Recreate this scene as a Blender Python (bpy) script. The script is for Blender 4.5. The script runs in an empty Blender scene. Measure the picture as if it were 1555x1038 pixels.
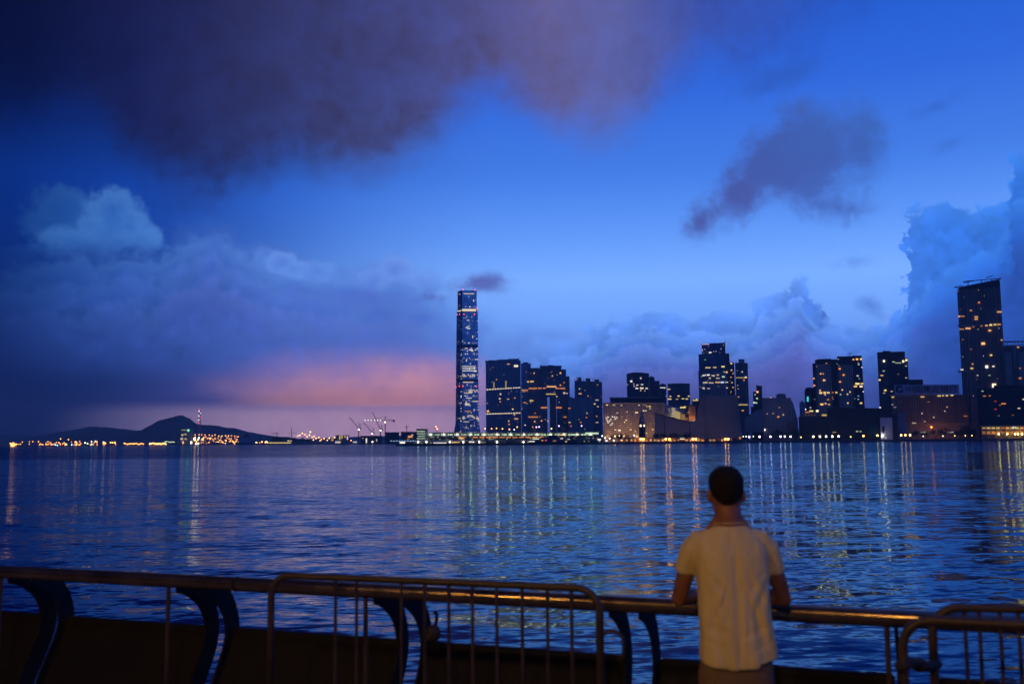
import bpy, bmesh, math, random
from mathutils import Vector, Matrix, noise as mnoise
PI = math.pi
R = math.radians
random.seed(7)
scene = bpy.context.scene
COL = scene.collection

# ------------------------------------------------------------------ camera
F = 1512.0; CX, CY = 777.5, 519.0
CAMZ = 1.87; WATERZ = -4.55; LANDZ = -1.5
PITCH = math.atan((669.0 - 519.0) / F); ROLL = -math.atan(0.009)
CROT = (Matrix.Rotation(PI / 2 + PITCH, 3, 'X') @ Matrix.Rotation(ROLL, 3, 'Z'))
cam_d = bpy.data.cameras.new('camera'); cam = bpy.data.objects.new('camera', cam_d); COL.objects.link(cam)
cam.location = (0, 0, CAMZ); cam.rotation_euler = CROT.to_euler()
cam_d.sensor_width = 36.0; cam_d.lens = 36.0 * F / 1555.0
cam_d.clip_start = 0.1; cam_d.clip_end = 60000
cam_d.dof.use_dof = True; cam_d.dof.focus_distance = 1500.0; cam_d.dof.aperture_fstop = 2.4
scene.camera = cam

def ray(px, py):
    return CROT @ Vector(((px - CX) / F, (CY - py) / F, -1.0))
def at_y(px, py, Y):
    d = ray(px, py); t = Y / d.y
    return Vector((d.x * t, Y, CAMZ + d.z * t))
def at_z(px, py, z):
    d = ray(px, py); t = (z - CAMZ) / d.z
    return Vector((d.x * t, d.y * t, z))
def hor(px): return 676.0 - 0.009 * px

# ------------------------------------------------------------------ helpers
def lin(c):
    out = []
    for v in c:
        v = v / 255.0
        out.append(v / 12.92 if v <= 0.04045 else ((v + 0.055) / 1.055) ** 2.4)
    return tuple(out)
def tag(o, label=None, cat=None, group=None, kind=None):
    if label: o['label'] = label
    if cat: o['category'] = cat
    if group: o['group'] = group
    if kind: o['kind'] = kind
    return o
def obj(name, bm, mat, parent=None, smooth=False, loc=None):
    me = bpy.data.meshes.new(name)
    bm.normal_update(); bm.to_mesh(me); bm.free()
    return obj_me(name, me, mat, parent, smooth, loc)
def obj_me(name, me, mat, parent=None, smooth=False, loc=None):
    o = bpy.data.objects.new(name, me); COL.objects.link(o)
    if mat: me.materials.clear(); me.materials.append(mat)
    if smooth:
        for p in me.polygons: p.use_smooth = True
    if parent:
        o.parent = parent
        o.matrix_parent_inverse = parent_inv(parent)
    if loc: o.location = loc
    return o
def parent_inv(p):
    m = Matrix.LocRotScale(p.location, p.rotation_euler, p.scale)
    if p.parent: m = parent_world(p.parent) @ p.matrix_parent_inverse @ m
    return m.inverted()
def parent_world(p):
    m = Matrix.LocRotScale(p.location, p.rotation_euler, p.scale)
    if p.parent: m = parent_world(p.parent) @ p.matrix_parent_inverse @ m
    return m
def thing(name, label, cat, loc, group=None):
    o = bpy.data.objects.new(name, None); COL.objects.link(o); o.location = loc
    o.empty_display_size = 0.5
    return tag(o, label, cat, group)
def kids(o): return list(o.children)
def copy_tree(o, loc, label=None):
    def rec(s, p):
        c = s.copy(); COL.objects.link(c)
        if p: c.parent = p
        for k in kids(s): rec(k, c)
        return c
    r = rec(o, None); r.location = loc
    if label: r['label'] = label
    return r

def add_box(bm, x0, x1, y0, y1, z0, z1):
    vs = [bm.verts.new(p) for p in ((x0, y0, z0), (x1, y0, z0), (x1, y1, z0), (x0, y1, z0), (x0, y0, z1), (x1, y0, z1), (x1, y1, z1), (x0, y1, z1))]
    for f in ((3, 2, 1, 0), (4, 5, 6, 7), (0, 1, 5, 4), (1, 2, 6, 5), (2, 3, 7, 6), (3, 0, 4, 7)):
        bm.faces.new([vs[i] for i in f])
    return vs
def box(name, x0, x1, y0, y1, z0, z1, mat, parent=None):
    bm = bmesh.new(); add_box(bm, x0, x1, y0, y1, z0, z1)
    return obj(name, bm, mat, parent)
def add_prism(bm, plan, z0, ztops, plan_top=None):
    """plan CCW seen from above, UV in metres along the perimeter"""
    uv = bm.loops.layers.uv.verify()
    n = len(plan)
    if not isinstance(ztops, (list, tuple)): ztops = [ztops] * n
    pt = plan_top or plan
    lo = [bm.verts.new((p[0], p[1], z0)) for p in plan]
    hi = [bm.verts.new((p[0], p[1], z)) for p, z in zip(pt, ztops)]
    u = 0.0
    for i in range(n):
        j = (i + 1) % n
        L = math.hypot(plan[j][0] - plan[i][0], plan[j][1] - plan[i][1])
        f = bm.faces.new((lo[i], lo[j], hi[j], hi[i]))
        for l, c in zip(f.loops, ((u, 0), (u + L, 0), (u + L, ztops[j] - z0), (u, ztops[i] - z0))):
            l[uv].uv = c
        u += L
    f = bm.faces.new(hi)
    for l in f.loops: l[uv].uv = (0.01, -0.01)
    f = bm.faces.new(list(reversed(lo)))
    for l in f.loops: l[uv].uv = (0.01, -0.01)
def tube_path(bm, pts, rad, seg=10, closed_ends=True):
    """round tube along a polyline with parallel transported frames; rad scalar or list"""
    pts = [Vector(p) for p in pts]; n = len(pts)
    if not isinstance(rad, (list, tuple)): rad = [rad] * n
    rad = list(rad)
    if closed_ends and n == 2:      # support rings so that the end caps do not bend the smooth normals of the whole tube
        e = min(rad[0] * 0.25, (pts[1] - pts[0]).length * 0.1) / max((pts[1] - pts[0]).length, 1e-6)
        pts = [pts[0], pts[0].lerp(pts[1], e), pts[0].lerp(pts[1], 1 - e), pts[1]]; rad = [rad[0], rad[0], rad[-1], rad[-1]]; n = 4
    tans = []
    for i in range(n):
        t = (pts[min(i + 1, n - 1)] - pts[max(i - 1, 0)]).normalized(); tans.append(t)
    ref = Vector((0, 0, 1)) if abs(tans[0].z) < 0.9 else Vector((0, 1, 0))
    u = tans[0].cross(ref).normalized()
    rings = []
    for i in range(n):
        u = (u - tans[i] * u.dot(tans[i])).normalized(); v = tans[i].cross(u)
        rings.append([bm.verts.new(pts[i] + (u * math.cos(2 * PI * k / seg) + v * math.sin(2 * PI * k / seg)) * rad[i]) for k in range(seg)])
    for i in range(n - 1):
        for k in range(seg):
            k2 = (k + 1) % seg
            bm.faces.new((rings[i][k], rings[i][k2], rings[i + 1][k2], rings[i + 1][k]))
    if closed_ends:
        bm.faces.new(list(reversed(rings[0]))); bm.faces.new(rings[-1])
def add_ball(bm, c, rx, ry=None, rz=None, seg=12, rings=8, rot=None):
    ry = ry or rx; rz = rz or rx
    m = Matrix.Translation(Vector(c)) @ (rot.to_4x4() if rot else Matrix.Identity(4)) @ Matrix.Diagonal((rx, ry, rz, 1))
    bmesh.ops.create_uvsphere(bm, u_segments=seg, v_segments=rings, radius=1.0, matrix=m)
def add_limb(bm, pts, rad, seg=16, sub=6):
    """smooth tapering limb with rounded ends"""
    P = [Vector(p) for p in pts]; n = len(P)
    out, rr = [], []
    for i in range(n - 1):
        p0 = P[max(i - 1, 0)]; p1 = P[i]; p2 = P[i + 1]; p3 = P[min(i + 2, n - 1)]
        for k in range(sub):
            t = k / sub
            out.append(0.5 * ((2 * p1) + (p2 - p0) * t + (2 * p0 - 5 * p1 + 4 * p2 - p3) * t * t + (-p0 + 3 * p1 - 3 * p2 + p3) * t ** 3))
            s = t * t * (3 - 2 * t); rr.append(rad[i] * (1 - s) + rad[i + 1] * s)
    out.append(P[-1]); rr.append(rad[-1])
    tube_path(bm, out, rr, seg)
    add_ball(bm, P[0], rad[0], seg=seg, rings=8); add_ball(bm, P[-1], rad[-1], seg=seg, rings=8)

# ------------------------------------------------------------------ materials
MATS = {}
class V:
    """small wrapper that turns arithmetic into math nodes"""
    def __init__(s, nt, sock): s.nt, s.s = nt, sock
    def _m(s, op, *a, clamp=False):
        n = s.nt.nodes.new('ShaderNodeMath'); n.operation = op; n.use_clamp = clamp
        for i, x in enumerate((s,) + a):
            if isinstance(x, V): s.nt.links.new(x.s, n.inputs[i])
            else: n.inputs[i].default_value = x
        return V(s.nt, n.outputs[0])
    def __add__(s, o): return s._m('ADD', o)
    __radd__ = __add__
    def __sub__(s, o): return s._m('SUBTRACT', o)
    def __rsub__(s, o): return (s * -1.0) + o
    def __mul__(s, o): return s._m('MULTIPLY', o)
    __rmul__ = __mul__
    def __truediv__(s, o): return s._m('DIVIDE', o)
    def max(s, o): return s._m('MAXIMUM', o)
    def min(s, o): return s._m('MINIMUM', o)
    def smax(s, o, k): return s._m('SMOOTH_MAX', o, k)
    def gt(s, o): return s._m('GREATER_THAN', o)
    def lt(s, o): return s._m('LESS_THAN', o)
    def floor(s): return s._m('FLOOR')
    def fract(s): return s._m('FRACT')
    def abs(s): return s._m('ABSOLUTE')
    def sqrt(s): return s._m('SQRT')
    def pow(s, o): return s._m('POWER', o)
    def atan2(s, o): return s._m('ARCTAN2', o)
    def asin(s): return s._m('ARCSINE')
    def sat(s): return s._m('ADD', 0.0, clamp=True)
    def ss(s, a, b):
        n = s.nt.nodes.new('ShaderNodeMapRange'); n.interpolation_type = 'SMOOTHSTEP'
        s.nt.links.new(s.s, n.inputs['Value']); n.inputs['From Min'].default_value = a; n.inputs['From Max'].default_value = b
        return V(s.nt, n.outputs['Result'])
    def lin(s, a, b, c=0.0, d=1.0):
        n = s.nt.nodes.new('ShaderNodeMapRange'); n.clamp = True
        s.nt.links.new(s.s, n.inputs['Value'])
        for k, v in zip(('From Min', 'From Max', 'To Min', 'To Max'), (a, b, c, d)): n.inputs[k].default_value = v
        return V(s.nt, n.outputs['Result'])
def ramp_color(nt, v, stops, lo, hi, interp='LINEAR'):
    """stops: (position in v units, linear rgb)"""
    n = nt.nodes.new('ShaderNodeValToRGB'); cr = n.color_ramp; cr.interpolation = interp
    while len(cr.elements) > 1: cr.elements.remove(cr.elements[-1])
    stops = sorted(stops, key=lambda q: q[0])
    for i, (p, c) in enumerate(stops):
        e = cr.elements[0] if i == 0 else cr.elements.new((p - lo) / (hi - lo))
        e.position = min(max((p - lo) / (hi - lo), 0), 1); e.color = (*c, 1)
    nt.links.new(v.lin(lo, hi).s, n.inputs[0])
    return n.outputs['Color']
def ramp_val(nt, v, stops, lo, hi):
    """piecewise linear lookup of one value via a colour ramp (values kept inside 0..1)"""
    vs = [s[1] for s in stops]; a, b = min(vs), max(vs)
    c = ramp_color(nt, v, [(p, ((y - a) / (b - a),) * 3) for p, y in stops], lo, hi)
    n = nt.nodes.new('ShaderNodeSeparateColor'); nt.links.new(c, n.inputs[0])
    return V(nt, n.outputs[0]) * (b - a) + a
def mix_color(nt, fac, a, b, mode='MIX'):
    n = nt.nodes.new('ShaderNodeMix'); n.data_type = 'RGBA'; n.blend_type = mode; n.clamp_factor = True
    for sock, x in ((n.inputs[0], fac), (n.inputs[6], a), (n.inputs[7], b)):
        if isinstance(x, V): nt.links.new(x.s, sock)
        elif isinstance(x, bpy.types.NodeSocket): nt.links.new(x, sock)
        elif isinstance(x, tuple): sock.default_value = (*x[:3], 1)
        else: sock.default_value = x
    return n.outputs[2]
def noise_tex(nt, vec, scale, detail=6, rough=0.55, dist=0.0, dims='3D', W=None):
    n = nt.nodes.new('ShaderNodeTexNoise'); n.noise_dimensions = dims
    if vec is not None: nt.links.new(vec, n.inputs['Vector'])
    n.inputs['Scale'].default_value = scale; n.inputs['Detail'].default_value = detail
    n.inputs['Roughness'].default_value = rough; n.inputs['Distortion'].default_value = dist
    return n
def combine(nt, x, y, z):
    n = nt.nodes.new('ShaderNodeCombineXYZ')
    for i, v in enumerate((x, y, z)):
        if isinstance(v, V): nt.links.new(v.s, n.inputs[i])
        else: n.inputs[i].default_value = v
    return n.outputs[0]
def new_mat(name):
    m = bpy.data.materials.new(name); m.use_nodes = True
    nt = m.node_tree; b = nt.nodes['Principled BSDF']
    return m, nt, b
def plain(name, col, rough=0.7, metal=0.0, var=0.25, scale=3.0, bump=0.0, spec=0.5):
    """painted or weathered surface: base colour broken up by noise in object space"""
    if name in MATS: return MATS[name]
    m, nt, b = new_mat(name)
    tc = nt.nodes.new('ShaderNodeTexCoord')
    nz = noise_tex(nt, tc.outputs['Object'], scale, 6, 0.6)
    v = V(nt, nz.outputs['Fac'])
    c = mix_color(nt, v.lin(0.3, 0.7), tuple(x * (1 - var) for x in col), tuple(min(x * (1 + var), 1) for x in col))
    nt.links.new(c, b.inputs['Base Color'])
    nt.links.new(v.lin(0.3, 0.7, max(rough - 0.1, 0.03), min(rough + 0.1, 1)).s, b.inputs['Roughness'])
    b.inputs['Metallic'].default_value = metal
    b.inputs['Specular IOR Level'].default_value = spec
    if bump:
        bn = nt.nodes.new('ShaderNodeBump'); bn.inputs['Strength'].default_value = bump; bn.inputs['Distance'].default_value = 0.02
        nt.links.new(nz.outputs['Fac'], bn.inputs['Height']); nt.links.new(bn.outputs[0], b.inputs['Normal'])
    MATS[name] = m
    return m
def glow(name, col, strength):
    if name in MATS: return MATS[name]
    m, nt, b = new_mat(name)
    b.inputs['Base Color'].default_value = (*[0.5 * c for c in col], 1)
    b.inputs['Emission Color'].default_value = (*col, 1); b.inputs['Emission Strength'].default_value = strength
    b.inputs['Roughness'].default_value = 0.3
    MATS[name] = m
    return m
WARM = (1.0, 0.50, 0.16); PALE = (1.0, 0.80, 0.52); WHITE = (1.0, 0.92, 0.80); ORANGE = (1.0, 0.36, 0.07)
GREENW = (0.78, 1.0, 0.62); CYAN = (0.08, 0.85, 0.85); RED = (1.0, 0.08, 0.10); VIOLET = (0.75, 0.55, 1.0); GREEN = (0.15, 1.0, 0.35)
YELLOW = (1.0, 0.72, 0.22); BLUEW = (0.45, 0.70, 1.0)
PAL = dict(w=WARM, p=PALE, h=WHITE, o=ORANGE, g=GREENW, c=CYAN, r=RED, v=VIOLET, n=GREEN, y=YELLOW, b=BLUEW)
def lamp_mat(key, strength):
    return glow('lamp_light_%s_%g' % (key, strength), PAL[key], strength)

_fseed = [0]
def facade(name, wall, glass, cw=3.2, fh=3.3, ww=0.6, wh=0.55, lit=0.05, col=WARM, col2=PALE, strength=1.6, metal=0.0, grough=0.15, wrough=0.7, floor_lit=0.0, pier=0, wallmetal=0.0):
    """wall with a window grid in metres (UV); a few of the windows are lit"""
    m, nt, b = new_mat(name)
    _fseed[0] += 1; sd = _fseed[0] * 13.7
    uvn = nt.nodes.new('ShaderNodeUVMap')
    sp = nt.nodes.new('ShaderNodeSeparateXYZ'); nt.links.new(uvn.outputs[0], sp.inputs[0])
    u, v = V(nt, sp.outputs[0]), V(nt, sp.outputs[1])
    su, sv = u / cw, v / fh
    fu, fv = su.fract(), sv.fract()
    cu, cv = su.floor(), sv.floor()
    a = (1 - ww) / 2; c = (1 - wh) / 2
    win = fu.gt(a) * fu.lt(1 - a) * fv.gt(c) * fv.lt(1 - c) * v.gt(0.0)
    if pier:
        pf = (u / (cw * pier)).fract()
        win = win * pf.gt(0.5 / pier)
    wn = nt.nodes.new('ShaderNodeTexWhiteNoise'); wn.noise_dimensions = '3D'
    nt.links.new(combine(nt, cu, cv, sd), wn.inputs['Vector'])
    r1 = V(nt, wn.outputs['Value'])
    sc = nt.nodes.new('ShaderNodeSeparateColor'); nt.links.new(wn.outputs['Color'], sc.inputs[0])
    r2, r3 = V(nt, sc.outputs[1]), V(nt, sc.outputs[2])
    wf = nt.nodes.new('ShaderNodeTexWhiteNoise'); wf.noise_dimensions = '2D'
    nt.links.new(combine(nt, cv, sd + 3.3, 0.0), wf.inputs['Vector'])
    rf = V(nt, wf.outputs['Value'])
    thr = rf.gt(1 - floor_lit) * 0.55 + lit if floor_lit else None
    on = r1.lt(thr if thr is not None else lit * 0.6) * win
    # large scale variation and streaks on the wall
    nz = noise_tex(nt, combine(nt, u * 0.05, v * 0.012, sd), 1.0, 5, 0.6)
    nv = V(nt, nz.outputs['Fac']).lin(0.3, 0.7, 0.72, 1.25)
    gn = noise_tex(nt, combine(nt, cu * 0.37, cv * 0.21, sd), 1.0, 2, 0.5)
    gv = V(nt, gn.outputs['Fac']).lin(0.3, 0.7, 0.6, 1.4)
    wc = mix_color(nt, 1.0, tuple(wall), combine(nt, nv, nv, nv), 'MULTIPLY')
    gc = mix_color(nt, 1.0, tuple(glass), combine(nt, gv, gv, gv), 'MULTIPLY')
    nt.links.new(mix_color(nt, win, wc, gc), b.inputs['Base Color'])
    nt.links.new((win * (grough - wrough) + wrough).s, b.inputs['Roughness'])
    nt.links.new((win * (metal - wallmetal) + wallmetal).s, b.inputs['Metallic'])
    nt.links.new(mix_color(nt, r2, tuple(col), tuple(col2)), b.inputs['Emission Color'])
    nt.links.new((on * (r3 * r3 + 0.12) * (strength * 0.75)).s, b.inputs['Emission Strength'])
    m.cycles.emission_sampling = 'NONE'
    MATS[name] = m
    return m

exec_order = []
# ------------------------------------------------------------------ sky (world)
def S(px, py):
    d = ray(px, py).normalized()
    return math.atan2(d.x, d.y) * F + 777.0, 669.0 - math.asin(d.z) * F
def build_world():
    w = bpy.data.worlds.new('World'); scene.world = w; w.use_nodes = True
    nt = w.node_tree; nt.nodes.clear()
    out = nt.nodes.new('ShaderNodeOutputWorld'); bg = nt.nodes.new('ShaderNodeBackground')
    nt.links.new(bg.outputs[0], out.inputs[0])
    tc = nt.nodes.new('ShaderNodeTexCoord'); sep = nt.nodes.new('ShaderNodeSeparateXYZ')
    nt.links.new(tc.outputs['Generated'], sep.inputs[0])
    X, Y, Z = (V(nt, sep.outputs[i]) for i in range(3))
    sx = X.atan2(Y) * F + 777.0
    sy = 669.0 - Z.asin() * F
    C = lambda *c: lin(c)
    # clear twilight sky: a bright column over the dawn on the right, dark to the left
    A = ramp_color(nt, sy, [(-1706, C(8, 18, 62)), (-500, C(14, 45, 130)), (-100, C(26, 76, 190)), (30, C(34, 93, 212)), (150, C(50, 108, 228)), (280, C(74, 134, 242)), (360, C(98, 155, 250)),
                            (430, C(122, 174, 255)), (500, C(110, 160, 246)), (560, C(92, 134, 220)), (620, C(82, 110, 190)), (669, C(78, 92, 165)), (760, C(20, 26, 60))], -1706, 760)
    B = ramp_color(nt, sy, [(-1706, C(6, 12, 46)), (-200, C(6, 11, 50)), (20, C(8, 15, 64)), (120, C(10, 30, 100)), (220, C(14, 46, 135)), (300, C(20, 74, 184)), (400, C(22, 66, 162)),
                            (500, C(22, 50, 124)), (590, C(18, 34, 92)), (640, C(20, 30, 84)), (669, C(24, 24, 70)), (760, C(10, 12, 40))], -1706, 760)
    wr = ramp_val(nt, sx, [(-3980, 0.85), (-1500, 0.5), (-500, 0.0), (60, 0.0), (250, 0.12), (400, 0.33), (560, 0.68), (730, 0.96), (860, 1.0), (1500, 1.0), (2000, 0.85), (3000, 0.85), (5540, 0.85)], -3980, 5540)
    col = mix_color(nt, wr, A, B)
    n = col.node; n.inputs[6], n.inputs[7]
    # (mix order: factor 0 -> first colour) swap so that wr = 1 gives the bright column
    nt.links.new(B, n.inputs[6]); nt.links.new(A, n.inputs[7])
    P = combine(nt, sx * 0.01, sy * 0.01, 0.0)
    Pflat = combine(nt, sx * 0.01, sy * 0.028, 4.0)
    nbig = V(nt, noise_tex(nt, P, 0.55, 5, 0.5, 0.3).outputs['Fac']) - 0.5
    nmid = V(nt, noise_tex(nt, P, 1.7, 8, 0.58, 0.4).outputs['Fac']) - 0.5
    nfine = V(nt, noise_tex(nt, P, 5.0, 8, 0.62, 0.2).outputs['Fac']) - 0.5
    nflat = V(nt, noise_tex(nt, Pflat, 1.1, 6, 0.55, 0.3).outputs['Fac']) - 0.5
    # billows for the cumulus edges
    warp = noise_tex(nt, P, 2.2, 3, 0.5)
    wv = nt.nodes.new('ShaderNodeVectorMath'); wv.operation = 'MULTIPLY_ADD'
    nt.links.new(warp.outputs['Color'], wv.inputs[0]); wv.inputs[1].default_value = (0.22, 0.22, 0.22); nt.links.new(P, wv.inputs[2])
    def billow(scale, det):
        vo = nt.nodes.new('ShaderNodeTexVoronoi'); vo.feature = 'F1'; vo.inputs['Scale'].default_value = scale
        vo.inputs['Detail'].default_value = det; vo.inputs['Roughness'].default_value = 0.55; vo.inputs['Lacunarity'].default_value = 2.1
        nt.links.new(wv.outputs[0], vo.inputs['Vector'])
        vo.normalize = True
        d = V(nt, vo.outputs['Distance'])
        return 0.20 - d * d
    puff = billow(2.6, 2.0)
    puff2 = billow(3.6, 1.6); puff3 = puff2
    def ell(px, py, rx, ry, rot=0.0):
        cx, cy = S(px, py)
        dx, dy = sx - cx, sy - cy
        if rot:
            c, s = math.cos(rot), math.sin(rot)
            dx, dy = dx * c + dy * s, dy * c - dx * s
        q = ((dx / rx).pow(2.0) + (dy / ry).pow(2.0)).sqrt()
        return (1.0 - q) * min(rx, ry)
    def ellx(px, py, rx, ry):
        cx, cy = S(px, py)
        return 1.0 - ((sx - cx) / rx).abs().pow(2.0) - ((sy - cy) / ry).abs().pow(2.0)
    def union(lst, k=12.0):
        r = lst[0]
        for e in lst[1:]: r = r.smax(e, k)
        return r
    def prof(pts, lo, hi, x=None):
        q = [S(*p) for p in pts]
        return ramp_val(nt, x if x is not None else sx, q, lo, hi)
    # --- purple air and the orange band low over the water on the left
    ph = ellx(500, 650, 380, 130).ss(-0.05, 1.0)
    col = mix_color(nt, ph * 0.7, col, C(108, 98, 178))
    dimleft = sx.lin(-50, 430, 0.0, 1.0)
    pk = (ellx(560, 590, 270, 76) + nflat * 0.7 + nmid * 0.4).ss(0.0, 1.0)
    edge = (S(560, 617)[1] - sy + nflat * 10).ss(-5.0, 6.0)
    col = mix_color(nt, pk * edge * 0.82, col, C(236, 160, 158))
    pk2 = (ellx(520, 606, 150, 26) + nflat * 0.8).ss(0.1, 1.1)
    col = mix_color(nt, pk2 * edge * 0.5, col, C(224, 144, 132))
    lowp = sy.ss(604, 628) * ellx(475, 645, 380, 100).ss(0.0, 1.0)
    col = mix_color(nt, lowp * 0.9, col, C(226, 176, 200))
    # --- bright cumulus heads on the left, one lobe in front of the other
    def lobes(ells, pf, rim, core, amp, fade, soft=15.0, k=4.0, op=0.8, depth=46.0):
        nonlocal col
        sd = union(ells, k) + pf * amp + nfine * (amp * 0.42) + nmid * (amp * 0.25)
        den = sd.ss(-2.0, soft)
        c = mix_color(nt, (sd.lin(2, depth) + nmid * 0.7 + nfine * 0.5).sat(), rim, core)
        c = mix_color(nt, sx.lin(S(20, 330)[0], S(185, 330)[0], 0.75, 0.0), c, C(30, 84, 170)) if fade == 'left' else c
        f = sy.lin(S(150, 352)[1], S(150, 415)[1], 1.0, 0.0) if fade in ('left', 'low') else fade
        col = mix_color(nt, den * f * op, col, c)
    lobes([ell(92, 322, 40, 34), ell(78, 348, 36, 32), ell(120, 318, 22, 20), ell(128, 345, 26, 24)], puff, C(92, 146, 222), C(60, 118, 208), 62, 'left')
    lobes([ell(172, 322, 34, 34), ell(196, 345, 28, 26), ell(222, 362, 22, 20), ell(168, 352, 44, 30), ell(130, 372, 60, 24)], puff2, C(112, 164, 240), C(80, 134, 222), 62, 'low')
    # --- soft bank on the left
    top = prof([(-120, 400), (0, 398), (60, 378), (120, 384), (240, 378), (290, 352), (330, 346), (370, 368), (420, 392), (470, 400), (520, 410), (560, 408), (600, 398), (640, 412), (690, 445), (740, 475), (820, 505), (930, 520), (1000, 560)], -100, 1000)
    sd = sy - top + nmid * 76 + nbig * 30 + puff * 24
    den = sd.ss(-18, 30) * sx.lin(560, 960, 1.0, 0.0) * sy.lin(480, 610, 1.0, 0.2)
    bc = ramp_color(nt, sy, [(330, C(84, 128, 214)), (400, C(90, 128, 214)), (480, C(80, 122, 212)), (560, C(92, 104, 188)), (640, C(86, 76, 146))], 330, 660)
    bcl = ramp_color(nt, sy, [(330, C(36, 88, 176)), (420, C(30, 74, 160)), (500, C(25, 54, 130)), (600, C(18, 32, 92)), (640, C(18, 24, 76))], 330, 660)
    bcol = mix_color(nt, sx.ss(-40, 480), bcl, bc)
    det = (nmid * 2.2 + nfine * 0.9 + puff3 * 1.2)
    bcol = mix_color(nt, (nbig * 2.6 + nmid * 2.2 + nfine * 0.8 + 0.3).sat() * 0.7, bcol, mix_color(nt, 1.0, bcol, combine(nt, 0.72, 0.70, 0.78), 'MULTIPLY'))
    col = mix_color(nt, (den * (0.72 + det * 1.0)).sat(), col, bcol)
    for off, pf, a_, b_, op in ((16.0, puff, C(98, 142, 216), C(66, 100, 182), 0.62), (48.0, puff2, C(94, 128, 204), C(66, 92, 172), 0.55), (84.0, puff, C(96, 116, 192), C(74, 86, 162), 0.5)):
        sd = sy - top - off + pf * 95 + nfine * 26 + nmid * 60
        c = mix_color(nt, (sd.lin(0, 40) + nmid * 0.9).sat(), a_, b_)
        tx = (1.0 + (pf * 1.1 + nmid * 0.9 + nfine * 0.5) * 1.3)
        c = mix_color(nt, 1.0, c, combine(nt, tx, tx, tx), 'MULTIPLY')
        col = mix_color(nt, sd.ss(-4, 18) * op * sx.lin(560, 800, 1.0, 0.0) * sx.ss(-40, 260) * sy.lin(470, 580, 1.0, 0.0), col, c)
    lobes([ell(300, 356, 30, 14), ell(336, 358, 34, 18)], puff3, C(64, 104, 196), C(66, 100, 190), 55, sy.lin(350, 400, 1.0, 0.0), 16, op=0.6)
    lobes([ell(428, 399, 20, 17), ell(446, 410, 20, 12)], puff2, C(118, 160, 238), C(84, 124, 214), 36, sy.lin(398, 470, 1.0, 0.0), 9, op=0.85, depth=26)
    lobes([ell(486, 412, 24, 16), ell(466, 416, 14, 10)], puff, C(108, 150, 232), C(80, 120, 212), 36, sy.lin(405, 470, 1.0, 0.0), 10, op=0.7, depth=26)
    lobes([ell(598, 408, 26, 18), ell(572, 424, 26, 14), ell(632, 424, 20, 12)], puff2, C(114, 154, 236), C(84, 120, 208), 36, sy.lin(402, 480, 1.0, 0.0), 9, op=0.8, depth=28)
    lobes([ell(28, 388, 20, 16), ell(10, 398, 20, 14)], puff, C(50, 104, 186), C(32, 80, 160), 36, sy.lin(380, 420, 1.0, 0.0), 10, op=0.7)
    sd = union([ell(560, 455, 90, 18), ell(470, 440, 60, 16)], 8) + nmid * 40 + nfine * 16
    col = mix_color(nt, sd.ss(-6, 26) * 0.5, col, C(72, 96, 184))
    # --- cumulus bank, centre to right, with the tall cloud at the right edge
    top = prof([(640, 560), (700, 545), (780, 530), (860, 522), (885, 520), (905, 500), (930, 486), (952, 490), (985, 473), (1012, 477), (1050, 486), (1080, 478), (1142, 480), (1152, 462), (1182, 450), (1206, 428), (1222, 423), (1236, 432),
                (1244, 470), (1262, 486), (1292, 500), (1340, 503), (1374, 478), (1381, 430), (1384, 330), (1398, 314), (1440, 312), (1480, 326), (1528, 314), (1541, 262), (1600, 232)], 640, 1500, sx + puff2 * 75 - 4.0 + nfine * 46 + nmid * 34)
    nright = sx.ss(S(1200, 450)[0], S(1480, 450)[0])
    top2 = prof([(640, 585), (780, 560), (885, 545), (930, 515), (985, 500), (1050, 512), (1142, 505), (1182, 478), (1222, 456), (1244, 492), (1292, 512), (1330, 508), (1372, 490), (1400, 455), (1430, 425), (1470, 405), (1520, 380), (1560, 330), (1620, 300)], 640, 1500, sx + puff * 70 + nfine * 40 + nmid * 40)
    # three ranks of billows, the front ranks lower and greyer
    ranks = ((0.0, puff, C(98, 146, 232), C(76, 122, 212), C(62, 126, 224), C(48, 108, 206), 0.98), (24.0, puff2, C(100, 146, 230), C(66, 108, 200), C(58, 120, 216), C(40, 96, 192), 0.95), (50.0, puff3, C(96, 134, 216), C(72, 96, 180), C(50, 106, 204), C(34, 82, 172), 0.9), (80.0, puff, C(92, 116, 198), C(80, 90, 168), C(44, 86, 172), C(36, 68, 148), 0.8))
    for off, pf, rimc, corec, rimr, corer, op in ranks:
        sd = sy - (top if off == 0.0 else top2 + (off - 24.0)) + pf * 85 - 3.0 + nfine * 30 + nmid * (14 + off * 0.8)
        den = sd.ss(-1.5, 6.5) * sx.ss(690, 900)
        q = (sd.lin(0, 34) + nmid * 0.6 + nfine * 0.5).sat()
        c = mix_color(nt, nright, mix_color(nt, q, rimc, corec), mix_color(nt, q, rimr, corer))
        tx = (1.0 + (pf * 1.0 + nmid * 0.7 + nfine * 0.5) * 1.7)
        c = mix_color(nt, 1.0, c, combine(nt, tx, tx, tx), 'MULTIPLY')
        col = mix_color(nt, den * op, col, c)
    den = (sy - top).ss(0, 12) * sx.ss(690, 900)
    pur = (ellx(1120, 590, 300, 56) + nmid * 1.0 + puff3 * 0.4).ss(0.1, 1.2)
    col = mix_color(nt, pur * 0.35 * den, col, C(98, 88, 158))
    dkr = sy.ss(540, 640) * sx.ss(S(1120, 450)[0], S(1300, 450)[0])
    col = mix_color(nt, dkr * 0.3, col, C(40, 70, 150))
    lowb = (sy + nflat * 40).ss(500, 590) * sx.ss(720, 1000)
    col = mix_color(nt, lowb * (1.0 - den) * 0.5, col, C(88, 112, 196))
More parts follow.
